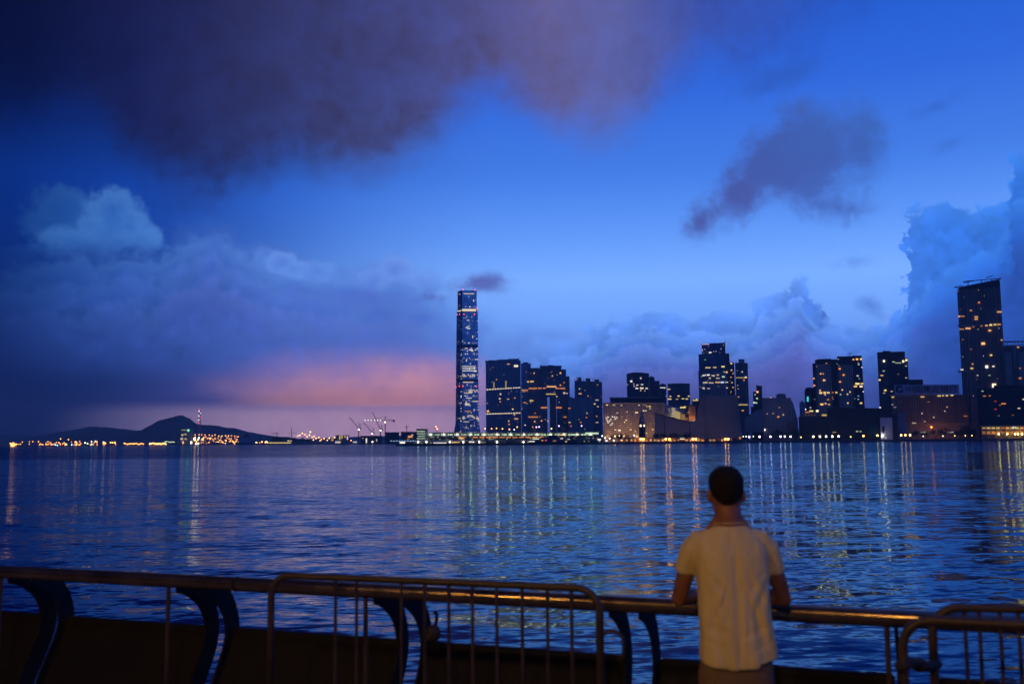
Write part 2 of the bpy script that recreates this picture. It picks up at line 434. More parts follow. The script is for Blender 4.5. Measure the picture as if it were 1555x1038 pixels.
    # --- great dark cloud over the top left
    bot = prof([(-250, 190), (0, 170), (90, 150), (150, 185), (190, 240), (250, 284), (330, 288), (390, 262), (440, 242), (480, 256), (530, 272), (600, 250), (660, 205), (700, 165), (742, 135), (780, 152), (820, 188), (870, 206),
                (930, 203), (980, 178), (1002, 142), (1020, 118), (1060, 96), (1120, 90), (1180, 84), (1240, 58), (1310, 14), (1380, -80), (1555, -220)], -250, 1420)
    sd = bot - sy + nmid * 62 + nbig * 56 + nfine * 30
    den = sd.ss(-46, 64)
    gcol = ramp_color(nt, sx, [(-100, C(9, 13, 50)), (60, C(13, 18, 62)), (220, C(34, 36, 86)), (380, C(50, 50, 90)), (520, C(61, 59, 97)), (700, C(80, 75, 116)), (840, C(104, 94, 132)), (950, C(102, 102, 152)), (1080, C(62, 80, 160)), (1250, C(44, 84, 184)), (1500, C(34, 84, 190))], -100, 1500)
    gcol = mix_color(nt, (0.5 + nmid * 1.3 + nbig * 1.4 + nfine * 0.6).sat(), gcol, combine(nt, 0.60, 0.66, 0.78), 'MULTIPLY')
    g2 = mix_color(nt, 1.0, gcol, combine(nt, 1.3, 1.22, 1.18), 'MULTIPLY')
    col = mix_color(nt, den * ramp_val(nt, sx, [(-300, 0.7), (60, 0.75), (250, 0.9), (850, 0.88), (1080, 0.86), (1300, 0.7)], -300, 1300) * (0.95 + nmid * 0.55 + nfine * 0.35), col, g2)
    # --- dark drifting cloud right of the middle
    sd = union([ell(1222, 238, 112, 72, -0.25), ell(1305, 222, 46, 70), ell(1130, 290, 66, 46, -0.5), ell(1092, 318, 44, 26, -0.6), ell(1066, 336, 32, 32), ell(1262, 312, 70, 26, 0.2), ell(1215, 170, 34, 30)], 22) + nmid * 56 + nfine * 40 + nbig * 14
    den = sd.ss(-8, 36)
    dcol = mix_color(nt, (sx.lin(S(1080, 300)[0], S(1330, 200)[0]) + nmid * 0.8 - (sy - 240.0) * 0.002).sat(), C(72, 84, 158), C(64, 104, 188))
    col = mix_color(nt, den * 0.92, col, dcol)
    # --- small cloud over the tall tower, loose wisps
    sd = union([ell(735, 430, 48, 20), ell(700, 436, 30, 12), ell(660, 450, 34, 8)], 8) + nfine * 22 + nmid * 22
    col = mix_color(nt, sd.ss(-4, 18) * 0.85, col, C(80, 86, 164))
    sd = union([ell(1425, 160, 46, 10, -0.3), ell(1442, 218, 24, 10, -0.4), ell(1318, 462, 22, 16, 0.5), ell(1335, 478, 16, 6, 0.5), ell(1300, 398, 34, 8), ell(1180, 120, 80, 26, -0.2)], 6) + nfine * 26 + nmid * 18
    col = mix_color(nt, sd.ss(-4, 20) * 0.5, col, C(48, 88, 180))
    sd = union([ell(250, 610, 220, 9), ell(120, 622, 140, 8), ell(420, 626, 170, 5)], 6) + nflat * 26
    col = mix_color(nt, sd.ss(-8, 14) * 0.13, col, C(56, 44, 98))
    # --- the sky behind the viewer, away from the dawn, is dimmer
    az = (sx - 777.0).abs()
    dim = az.lin(1000, 3400, 1.0, 0.95)
    col = mix_color(nt, 1.0, col, combine(nt, dim, dim, dim), 'MULTIPLY')
    gain = sy.lin(260, 640, 1.03, 1.64) * ramp_val(nt, sx, [(-900, 0.5), (-60, 0.42), (60, 0.5), (220, 0.74), (420, 0.97), (520, 1.0), (3000, 1.0)], -900, 3000)
    col = mix_color(nt, 1.0, col, combine(nt, gain, gain, gain), 'MULTIPLY')
    lt = ramp_val(nt, sx, [(-900, 1.0), (40, 1.0), (200, 0.8), (430, 0.25), (600, 0.0), (3000, 0.0)], -900, 3000) * sy.lin(180, 330, 0.2, 1.0)
    col = mix_color(nt, lt, col, mix_color(nt, 1.0, col, (0.46, 0.74, 0.92), 'MULTIPLY'))
    nt.links.new(col, bg.inputs['Color']); bg.inputs['Strength'].default_value = 1.0
    w.cycles.sampling_method = 'MANUAL'; w.cycles.sample_map_resolution = 512
build_world()

# ------------------------------------------------------------------ water
def water_mat():
    m, nt, b = new_mat('harbour_water')
    b.inputs['Base Color'].default_value = (0.002, 0.010, 0.030, 1)
    b.inputs['Roughness'].default_value = 0.07; b.inputs['IOR'].default_value = 1.21
    g = nt.nodes.new('ShaderNodeNewGeometry')
    sp = nt.nodes.new('ShaderNodeSeparateXYZ'); nt.links.new(g.outputs['Position'], sp.inputs[0])
    X, Y = V(nt, sp.outputs[0]), V(nt, sp.outputs[1])
    sxs, sys_ = None, None
    # (wavelength m, slope amplitude, stretch along the crests)
    for i, (L, amp, st) in enumerate(((11.0, 0.07, 2.2), (3.0, 0.14, 2.8), (1.05, 0.24, 2.6), (0.36, 0.19, 2.0))):
        ang = (0.10, -0.16, 0.22, -0.05)[i]
        c, s = math.cos(ang), math.sin(ang)
        u = (X * c + Y * s) * (1.0 / (L * st)); v = (Y * c - X * s) * (1.0 / L)
        n = noise_tex(nt, combine(nt, u, v, 7.3 * i), 1.0, 2.0, 0.5, 0.25)
        sc = nt.nodes.new('ShaderNodeSeparateColor'); nt.links.new(n.outputs['Color'], sc.inputs[0])
        a = (V(nt, sc.outputs[0]) - 0.5) * (amp * 0.42); d = (V(nt, sc.outputs[1]) - 0.5) * amp
        sxs = a if sxs is None else sxs + a; sys_ = d if sys_ is None else sys_ + d
    # wind bands: smoother and rougher water
    nb = V(nt, noise_tex(nt, combine(nt, X * 0.0022, Y * 0.011, 1.0), 1.0, 4, 0.55, 0.4).outputs['Fac'])
    amp = (Y + (nb - 0.5) * 120.0).lin(420, 490, 0.0, 1.0) * 6.5 + Y.lin(30, 200, 2.3, 1.5)
    amp = amp * nb.lin(0.34, 0.66, 0.75, 1.30)
    n1 = combine(nt, sxs * amp * -1.0, sys_ * amp * -1.0, 1.0)
    nv = nt.nodes.new('ShaderNodeVectorMath'); nv.operation = 'NORMALIZE'; nt.links.new(n1, nv.inputs[0])
    nt.links.new(nv.outputs[0], b.inputs['Normal'])
    # body colour of the harbour water below a tinted mirror surface
    b.inputs['Base Color'].default_value = (0.0, 0.018, 0.13, 1); b.inputs['Specular IOR Level'].default_value = 0.0; b.inputs['Roughness'].default_value = 1.0
    gl = nt.nodes.new('ShaderNodeBsdfGlossy'); gl.inputs['Color'].default_value = (0.66, 0.93, 1.0, 1); gl.inputs['Roughness'].default_value = 0.07
    fr = nt.nodes.new('ShaderNodeFresnel'); fr.inputs['IOR'].default_value = 1.23; mx = nt.nodes.new('ShaderNodeMixShader')
    for n_ in (gl, fr): nt.links.new(nv.outputs[0], n_.inputs['Normal'])
    nt.links.new(fr.outputs[0], mx.inputs[0]); nt.links.new(b.outputs[0], mx.inputs[1]); nt.links.new(gl.outputs[0], mx.inputs[2])
    nt.links.new(mx.outputs[0], nt.nodes['Material Output'].inputs['Surface'])
    return m
def build_setting():
    bm = bmesh.new()
    vs = [bm.verts.new(p) for p in ((-11000, -2500, WATERZ), (11000, -2500, WATERZ), (11000, 12500, WATERZ), (-11000, 12500, WATERZ))]
    bm.faces.new(vs)
    tag(obj('water', bm, water_mat()), kind='structure')
    # far shore: reclaimed land with a quay edge
    qm = plain('quay_concrete', (0.10, 0.09, 0.085), 0.85, scale=0.05)
    line = [(-700, 5600), (20, 5200), (250, 5000), (390, 4700), (398, 3700), (520, 3400), (598, 3250), (604, 1560), (914, 1530), (918, 1575), (1128, 1575), (1134, 1640), (1360, 1640), (1484, 1600), (1490, 1560), (2300, 1560)]
    pts = [at_y(x, hor(x), y) for x, y in line]
    bm = bmesh.new()
    plan = [(p.x, p.y) for p in pts] + [(pts[-1].x, 9500), (pts[0].x, 9500)]
    add_prism(bm, plan, WATERZ - 1.0, LANDZ)
    tag(obj('far_shore_ground', bm, qm), kind='structure')
    # hills, each a rounded ridge with its own depth
    hm = plain('hill_forest', (0.07, 0.075, 0.06), 0.95, scale=0.004, var=0.35)
    def hill(prof, Y, foot):
        bm = bmesh.new(); rows = []
        xs = []
        for i in range(len(prof) - 1):
            (x0, y0), (x1, y1) = prof[i], prof[i + 1]
            k = max(2, int((x1 - x0) / 6))
            for j in range(k): xs.append((x0 + (x1 - x0) * j / k, y0 + (y1 - y0) * j / k))
        xs.append(prof[-1])
        D = [-1.0, -0.8, -0.55, -0.3, -0.12, 0.0, 0.15, 0.4, 0.7, 1.0]
        for x, y in xs:
            p = at_y(x, y, Y); row = []
            h = max(p.z - LANDZ, 0)
            for d in D:
                k = (1 - abs(d)) ** 1.2
                q = Vector((p.x * (1 + d * foot / Y * 0.3), Y + d * foot, LANDZ - 2 + h * k))
                if d != 0 and abs(d) < 1: q.z += h * 0.16 * mnoise.noise(Vector((p.x * 0.004, d * 3.1, Y * 0.01)))
                if d == 0: q.z += h * 0.05 * mnoise.noise(Vector((p.x * 0.02, 0.3, Y * 0.01)))
                row.append(bm.verts.new(q))
            rows.append(row)
        for i in range(len(rows) - 1):
            for j in range(len(D) - 1):
                bm.faces.new((rows[i][j], rows[i + 1][j], rows[i + 1][j + 1], rows[i][j + 1]))
        return tag(obj('hill', bm, hm, smooth=True), kind='structure')
    hill([(78, 675), (95, 666), (118, 657), (150, 651), (172, 651), (195, 655), (215, 652), (232, 643), (243, 636), (256, 633), (268, 631), (277, 630), (288, 635), (300, 643), (320, 645), (352, 649), (378, 655), (405, 660), (440, 664), (480, 668), (520, 672)], 8200, 900)
    hill([(-260, 664), (-120, 655), (0, 660), (50, 662), (95, 655), (135, 647), (160, 648), (200, 652), (260, 656), (340, 660), (400, 672)], 10500, 1300)
    hill([(430, 668), (520, 663), (640, 660), (760, 660), (900, 658), (1050, 656), (1220, 652), (1400, 648), (1600, 640), (1800, 645)], 10800, 1300)
def haze():
    m = bpy.data.materials.new('haze_air'); m.use_nodes = True; nt = m.node_tree; nt.nodes.clear()
    out = nt.nodes.new('ShaderNodeOutputMaterial'); v = nt.nodes.new('ShaderNodeVolumePrincipled')
    v.inputs['Color'].default_value = (0.80, 0.80, 0.86, 1); v.inputs['Density'].default_value = 8.0e-5; v.inputs['Anisotropy'].default_value = 0.2
    nt.links.new(v.outputs[0], out.inputs['Volume'])
    o = box('haze', -11500, 11500, -3000, 13000, WATERZ - 4.0, 520.0, m); o['kind'] = 'stuff'
build_setting()
haze()

# ------------------------------------------------------------------ the city across the harbour
class Bld:
    """a building turned to face the harbour; positions are given along sight lines, sizes follow from the distance"""
    def __init__(s, name, label, cat, pxc, Y, group=None):
        d = ray(pxc, hor(pxc)); s.dir = Vector((d.x, d.y, 0)).normalized()
        c = at_y(pxc, hor(pxc), Y); s.D = Vector((c.x, c.y, 0)).dot(s.dir)
        s.root = thing(name, label, cat, (c.x, c.y, LANDZ), group)
    def p(s, px, py, dd=0.0):
        d = ray(px, py); t = (s.D + dd) / (d.x * s.dir.x + d.y * s.dir.y)
        return Vector((d.x * t, d.y * t, CAMZ + d.z * t))
    def block(s, name, x0, x1, yt, mat, dd=0.0, depth=35.0, yt2=None, ybot=None, x0b=None, x1b=None, parent=None):
        a = s.p(x0, yt, dd); b = s.p(x1, yt if yt2 is None else yt2, dd)
        zb = LANDZ - 0.3 if ybot is None else s.p((x0 + x1) / 2, ybot, dd).z
        bk = s.dir * depth
        top = [(a.x, a.y), (b.x, b.y), (b.x + bk.x, b.y + bk.y), (a.x + bk.x, a.y + bk.y)]
        plan = top
        if x0b is not None:
            a2 = s.p(x0b, yt, dd); b2 = s.p(x1b, yt, dd)
            plan = [(a2.x, a2.y), (b2.x, b2.y), (b2.x + bk.x, b2.y + bk.y), (a2.x + bk.x, a2.y + bk.y)]
        bm = bmesh.new(); add_prism(bm, plan, zb, [a.z, b.z, b.z, a.z], top)
        return obj(name, bm, mat, parent or s.root)
    def poly(s, name, pts, mat, dd=0.0, depth=30.0, parent=None):
        """outline in the facade plane given real depth"""
        bm = bmesh.new(); uv = bm.loops.layers.uv.verify()
        f = [s.p(x, y, dd) for x, y in pts]
        lo = [bm.verts.new(q) for q in f]; hi = [bm.verts.new(q + s.dir * depth) for q in f]
        fa = bm.faces.new(lo); bm.faces.new(list(reversed(hi)))
        n = len(f)
        for i in range(n): bm.faces.new((lo[(i + 1) % n], lo[i], hi[i], hi[(i + 1) % n]))
        r = Vector((s.dir.y, -s.dir.x, 0))
        for face in bm.faces:
            for l in face.loops: l[uv].uv = (l.vert.co.dot(r), l.vert.co.z - LANDZ)
        bmesh.ops.recalc_face_normals(bm, faces=bm.faces)
        return obj(name, bm, mat, parent or s.root)
    def lit(s, x, y, w, h, key='w', k=2.0, dd=0.0, name=None, y2=None, label=None):
        """one lit window or band of lights, a shallow box set into the face"""
        if name is None: name = 'light_band' if w > 7 else 'lit_window'
        dy = 0 if y2 is None else (y2 - y)
        q = [s.p(x - w / 2, y + h / 2, dd), s.p(x + w / 2, y + dy + h / 2, dd), s.p(x + w / 2, y + dy - h / 2, dd), s.p(x - w / 2, y - h / 2, dd)]
        bm = bmesh.new()
        fr = [bm.verts.new(v - s.dir * 0.25) for v in q]; bk = [bm.verts.new(v + s.dir * 0.6) for v in q]
        bm.faces.new(fr)
        for i in range(4): bm.faces.new((fr[(i + 1) % 4], fr[i], bk[i], bk[(i + 1) % 4]))
        bmesh.ops.recalc_face_normals(bm, faces=bm.faces)
        return obj(name, bm, lamp_mat(key, round(k * 0.66, 2)), s.root)
    def lits(s, lst, dd=0.0):
        for t in lst:
            s.lit(*t, dd=dd)
    def ribs(s, x0, x1, n, y0, y1, mat, dd=0.0, wpx=0.8, out=1.2, name='facade_rib'):
        for i in range(n):
            x = x0 + (x1 - x0) * i / (n - 1)
            s.block(name, x - wpx / 2, x + wpx / 2, y0, mat, dd=dd - out, depth=out - 0.02, ybot=y1)
    def lamp(s, x, y, r, key, k, dd=0.0, name='lamp'):
        bm = bmesh.new(); add_ball(bm, s.p(x, y, dd), r, seg=8, rings=6)
        return obj(name, bm, lamp_mat(key, round(k * (0.5 if k > 6 else 0.8), 2)), s.root)

DARKROOF = plain('dark_roof', (0.05, 0.05, 0.06), 0.9, scale=0.08)
RIB = plain('facade_stone_rib', (0.36, 0.33, 0.36), 0.7, scale=0.05)
DARKMETAL = plain('dark_metal', (0.06, 0.06, 0.065), 0.5, 0.6, scale=0.3)
CONC = plain('pale_concrete', (0.32, 0.30, 0.28), 0.85, scale=0.05)

# --- the tallest tower
def tall_tower():
    b = Bld('skyscraper', 'tallest glass skyscraper with a bright lit band under its crown and horizontal floor lines', 'skyscraper', 709, 3150)
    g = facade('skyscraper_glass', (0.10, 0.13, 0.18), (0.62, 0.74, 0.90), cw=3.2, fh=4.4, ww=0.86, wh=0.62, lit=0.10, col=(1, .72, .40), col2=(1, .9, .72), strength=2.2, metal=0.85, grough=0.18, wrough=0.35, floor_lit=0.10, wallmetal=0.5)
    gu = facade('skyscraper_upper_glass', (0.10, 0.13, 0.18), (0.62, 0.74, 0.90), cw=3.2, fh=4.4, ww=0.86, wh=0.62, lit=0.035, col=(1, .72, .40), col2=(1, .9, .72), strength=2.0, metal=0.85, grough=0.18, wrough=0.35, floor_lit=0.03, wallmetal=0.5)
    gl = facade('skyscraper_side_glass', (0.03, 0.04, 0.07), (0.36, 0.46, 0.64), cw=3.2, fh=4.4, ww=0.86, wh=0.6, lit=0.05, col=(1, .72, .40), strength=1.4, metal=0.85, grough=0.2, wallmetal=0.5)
    dk = plain('mechanical_floor', (0.02, 0.022, 0.03), 0.6, 0.3, scale=0.2)
    def section(name, xl, xc, xr, yt, yb, mat, side, bxl=None, bxc=None, bxr=None, inset=0):
        bxl, bxc, bxr = bxl or xl, bxc or xc, bxr or xr
        def ring(a, c, r, y):
            e = b.p(c, y, 0 + inset); l = b.p(a, y, 24 + inset); q = b.p(r, y, 5 + inset)
            bk = b.dir * 50
            return [(l.x, l.y), (e.x, e.y), (q.x, q.y), (q.x + bk.x, q.y + bk.y), (l.x + bk.x * 0.7, l.y + bk.y * 0.7)], e.z
        top, zt = ring(xl, xc, xr, yt); bot, zb = ring(bxl, bxc, bxr, yb)
        bm = bmesh.new(); add_prism(bm, bot, zb, zt, top)
        o = obj(name, bm, mat, b.root)
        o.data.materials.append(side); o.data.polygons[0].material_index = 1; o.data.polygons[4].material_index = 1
        return o
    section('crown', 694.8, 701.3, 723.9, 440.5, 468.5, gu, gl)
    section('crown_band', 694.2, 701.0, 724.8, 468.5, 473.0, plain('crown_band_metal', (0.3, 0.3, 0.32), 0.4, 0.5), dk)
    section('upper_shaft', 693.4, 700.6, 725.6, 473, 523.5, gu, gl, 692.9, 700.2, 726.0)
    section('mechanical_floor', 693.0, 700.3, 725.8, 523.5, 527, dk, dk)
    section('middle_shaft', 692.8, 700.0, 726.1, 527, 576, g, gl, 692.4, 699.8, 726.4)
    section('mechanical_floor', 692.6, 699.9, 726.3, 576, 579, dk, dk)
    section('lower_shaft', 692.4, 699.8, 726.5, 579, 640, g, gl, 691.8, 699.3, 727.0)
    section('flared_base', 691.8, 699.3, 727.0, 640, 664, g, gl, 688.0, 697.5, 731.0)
    b.block('corner_groove', 700.2, 701.6, 441, dk, dd=-1.2, depth=1.0, ybot=640)
    b.lits([(711.5, 470.6, 23, 3.2, 'p', 1.5), (712, 445.7, 16, 1.0, 'p', 1.2), (698, 446.6, 3, .9, 'p', .8), (697.2, 472, 5.5, 1.8, 'p', 1.2)], dd=-0.4)
    b.lits([(711, 556, 22, 1.1, 'h', 1.1), (712, 559, 20, 1.1, 'h', 1.2), (712, 562.6, 22, 1.3, 'h', 1.2), (722, 563, 4, 1.5, 'h', 1.6), (704, 571, 10, 1.2, 'p', 1.1), (716, 571, 8, 1.2, 'p', 1.1), (711, 580, 16, 1.4, 'p', 1.1),
            (709, 497, 3.4, 1.2, 'h', 1.4), (712, 498.6, 4, 1.2, 'h', 1.4), (711, 486, 4, 1, 'p', 1.2), (712, 495, 3, 1, 'p', 1.2), (708, 528.6, 4, 1.1, 'p', 1.3), (717, 532.6, 3, 1.1, 'p', 1.5), (702, 518, 1.6, 1.4, 'h', 1.6),
            (709.5, 613.6, 7, 3.2, 'p', 1.1), (711, 624, 8, 1.2, 'o', 1.0), (714, 630.6, 8, 1.2, 'p', 1.2), (703, 635, 4, 2.2, 'p', 1.2), (725, 635, 4, 2, 'p', 1.2), (712, 604, 9, 1.2, 'p', 1.1), (720, 609, 5, 1.1, 'p', 1.1), (698.5, 635, 3, 1.2, 'p', 0.9), (698, 612, 2.4, 1.0, 'p', 0.9), (708, 640, 9, 1.1, 'p', 1.0), (716, 592, 10, 1.2, 'p', 1.0), (711, 596.5, 12, 1.2, 'p', 1.0)], dd=-0.4)
    for x, y in ((694.2, 477.5), (698, 477), (704.5, 477), (720.6, 477.2), (692.6, 587.3), (697.5, 586), (703, 586), (723, 586.2), (703, 439.8), (721.5, 440), (724.6, 468)):
        b.lamp(x, y, 1.5, 'r', 5, dd=-1.5, name='aviation_light')
tall_tower()

# --- the wall of apartment towers beside it
def harbour_wall():
    b = Bld('apartment_tower', 'broad dark apartment tower with vertical ribs and two full-width bands of light', 'apartment tower', 764, 3100)
    f = facade('ribbed_dark_facade', (0.20, 0.19, 0.22), (0.16, 0.20, 0.28), cw=2.6, fh=3.3, ww=0.6, wh=0.6, lit=0.018, strength=1.6, metal=0.5, pier=4)
    b.block('tower_body', 737.5, 790.5, 550, f, yt2=546.6)
    b.block('roof_slab', 736.6, 788.2, 547.6, RIB, dd=-3, depth=40, yt2=544, ybot=548.4)
    for i in range(3): b.block('roof_plant', 742 + i * 15, 750 + i * 15, 546.5 - i, DARKROOF, dd=8, depth=15, ybot=551)
    b.ribs(738, 790, 14, 551, 655, RIB, wpx=0.9)
    for i in range(4): b.lit(744 + i * 13.4, 591.4 - i * 0.85, 12.6, 1.5, 'p', 1.5, y2=591.4 - i * 0.85 - 0.8)
    for i in range(4): b.lit(744 + i * 13.4, 628.2 - i * 0.4, 12.8, 1.5, 'p', 1.6, y2=628.2 - i * 0.4 - 0.3)
    b.lits([(750, 585, 2, 10, 'y', 0.5), (768.3, 583.5, 2, 11, 'y', 0.55), (783.6, 555.4, 6, 3, 'p', 2.0), (759, 547, 2.6, 1.6, 'h', 2), (772, 552.6, 4, 1.2, 'w', 1.4), (760, 598, 2, 1.8, 'p', 1.8), (759, 605, 2.4, 1.6, 'p', 1.8), (771.5, 605.6, 3, 1.2, 'y', 1.2),
            (741, 624, 3.4, 2.6, 'w', 1.8), (778.6, 621, 2, 1.8, 'y', 2.2), (784, 635.6, 6, 1.8, 'w', 1.2), (782, 604, 1.6, 1.6, 'w', 1.4), (772.6, 639, 2, 1.8, 'w', 1.6), (773, 644, 2, 1.6, 'o', 1.6), (759.6, 609.5, 1.6, 1.4, 'w', 1.6), (740, 612, 1.4, 1.4, 'w', 1), (754, 576, 1.6, 1.4, 'w', 1.2), (781, 629.4, 3, 1.2, 'y', 1)], dd=-1.3)
    b = Bld('apartment_tower', 'slim bluish glass tower squeezed behind the broad ribbed apartment tower', 'apartment tower', 798, 3180)
    f = facade('slim_blue_facade', (0.14, 0.2, 0.30), (0.2, 0.3, 0.45), cw=3, fh=3.3, ww=0.7, wh=0.5, lit=0.02, strength=1.4, metal=0.7)
    b.block('tower_body', 791, 806, 551.6, f); b.block('roof_plant', 794, 802, 549.8, DARKROOF, dd=6, depth=12, ybot=552)
    b.lits([(798.5, 592, 13, 1.4, 'o', 1.2), (797, 611, 5, 1.2, 'o', 1.2), (797.4, 645, 2, 1.6, 'h', 1.5), (795.5, 594, 5, 1.2, 'o', 1.0)], dd=-0.4)
    b = Bld('apartment_tower', 'stepped apartment tower with a tall archway opening and a ring of orange lights', 'apartment tower', 833, 2900)
    f = facade('arch_brown_facade', (0.19, 0.15, 0.15), (0.10, 0.11, 0.14), cw=3.0, fh=3.3, ww=0.55, wh=0.5, lit=0.022, strength=1.5, metal=0.4, pier=3)
    # body left and right of the opening, lintel above it
    b.block('left_wing', 801.5, 830.4, 560, f, ybot=None); b.block('right_wing', 844.6, 858.5, 562.5, f, ybot=None)
    b.block('outer_wing', 858.5, 864.8, 571, f, dd=6)
    b.block('central_block', 820.2, 852.4, 555.6, f, dd=-2, depth=20, ybot=602.5)
    b.block('roof_slab', 819.4, 853, 554.8, RIB, dd=-4, depth=26, ybot=556.4)
    b.block('left_step', 803.4, 820, 558.4, f, dd=4, depth=14, ybot=566); b.block('right_step', 852.6, 859.5, 560.5, f, dd=4, depth=14, ybot=575)
    b.block('opening_back_wall', 834.5, 844.6, 603, plain('arch_inner_wall', (0.22, 0.16, 0.13), 0.8, scale=0.05), dd=10, depth=10)
    b.block('roof_plant', 832, 840, 554, DARKROOF, dd=2, depth=8, ybot=555)
    for x, w in ((806, 6), (813, 5), (820, 5), (826.6, 4.6), (846, 5), (852, 5), (856.5, 3.4)): b.lit(x, 589 + abs(x - 830) * 0.02, w, 1.5, 'o', 1.3, dd=-2.4)
    b.lits([(837.5, 586.8, 14.6, 1.9, 'w', 1.7), (836.5, 598, 14.6, 1.6, 'y', 1.0), (826, 618.6, 9.4, 1.4, 'o', 1.6), (848.6, 618.6, 8.8, 1.4, 'o', 1.6), (809.5, 632.8, 15, 1.5, 'o', 1.1), (858, 632.8, 4.4, 1.4, 'o', 1.2), (807.6, 579, 5.4, 1.6, 'y', 1.6), (807, 608, 5.4, 1.5, 'y', 1.5),
            (801.8, 579.4, 2.6, 1.8, 'w', 2), (851, 566.2, 2.4, 2, 'w', 2), (851, 584.6, 2.4, 1.8, 'o', 1.6), (857, 596.4, 3.2, 1.6, 'p', 1.8), (861, 597, 2, 1.4, 'v', 1.4), (812, 639.6, 2, 1.8, 'w', 1.7), (822.5, 638.6, 1.8, 1.8, 'w', 1.8), (832, 639, 1.8, 1.6, 'w', 1.6), (845.6, 601.6, 1.6, 1.6, 'y', 1.6), (838.8, 570.4, 1.6, 1.6, 'y', 1.4), (811, 566.4, 1.6, 1.6, 'y', 1.4), (809, 648, 1.6, 2, 'o', 1.4), (812.6, 627, 1.6, 1.4, 'o', 1.0), (856.6, 580.6, 1.6, 1.4, 'o', 1.2)], dd=-2.4)
    b = Bld('apartment_tower', 'dark apartment block crowned by three little towers, lower grey block in front of it', 'apartment tower', 893, 2850)
    f = facade('triple_tower_facade', (0.15, 0.15, 0.18), (0.10, 0.12, 0.16), cw=2.8, fh=3.2, ww=0.5, wh=0.5, lit=0.02, strength=1.5, metal=0.4, pier=3)
    b.block('tower_body', 872.4, 914.2, 577.6, f, yt2=579.4)
    for x0, x1, y in ((875.4, 883, 572.8), (889, 896.4, 574.2), (902.4, 909.8, 575.6)): b.block('roof_tower', x0, x1, y, f, dd=-1.5, depth=15, ybot=655)
    for x in (872.6, 886, 899.6, 913.6): b.block('roof_mast', x - .25, x + .25, 573.8, DARKMETAL, dd=3, depth=1, ybot=580)
    b.lits([(881, 597.4, 4.4, 1.6, 'w', 1.5), (880, 590, 1.6, 1.6, 'y', 1.6), (906.6, 607, 5, 1.2, 'p', 1.1), (903, 613, 2.6, 1.6, 'y', 1.7), (908, 617, 2.2, 1.6, 'w', 1.6), (907.5, 584, 2.4, 1.2, 'o', .8), (895.4, 612, 2.6, 1.8, 'y', 1.7), (906.6, 641, 4, 1.2, 'p', 1.0), (893, 601, 1.8, 1.4, 'w', 1.0), (906, 631.6, 1.8, 1.6, 'o', 1.2), (877, 575, 2.4, 1, 'o', .7)], dd=-1.9)
    b = Bld('apartment_block', 'lower grey apartment block with pale vertical stripes in front of the three-towered block', 'apartment block', 881, 2600)
    f = facade('grey_stripe_facade', (0.34, 0.34, 0.36), (0.06, 0.08, 0.12), cw=2.4, fh=3.1, ww=0.5, wh=0.5, lit=0.016, strength=1.4, metal=0.3, pier=4)
    b.block('block_body', 862.4, 900.6, 603.4, f, yt2=605.6)
    for i in range(5): b.block('stair_tower', 864.5 + i * 7.6, 868.4 + i * 7.6, 602.4 + i * .4, f, dd=-1.5, depth=12, ybot=655)
    b.lits([(864.6, 619.6, 3.4, 1.4, 'o', 1.2), (865, 641, 3, 1.4, 'y', 1.3), (882, 641, 2, 1.6, 'o', 1.2), (891.4, 627, 1.6, 1.6, 'y', 1.2), (867, 646.6, 1.8, 1.6, 'o', 1.2), (890.6, 633.5, 1.6, 1.6, 'o', 1.2)], dd=-1.9)
harbour_wall()

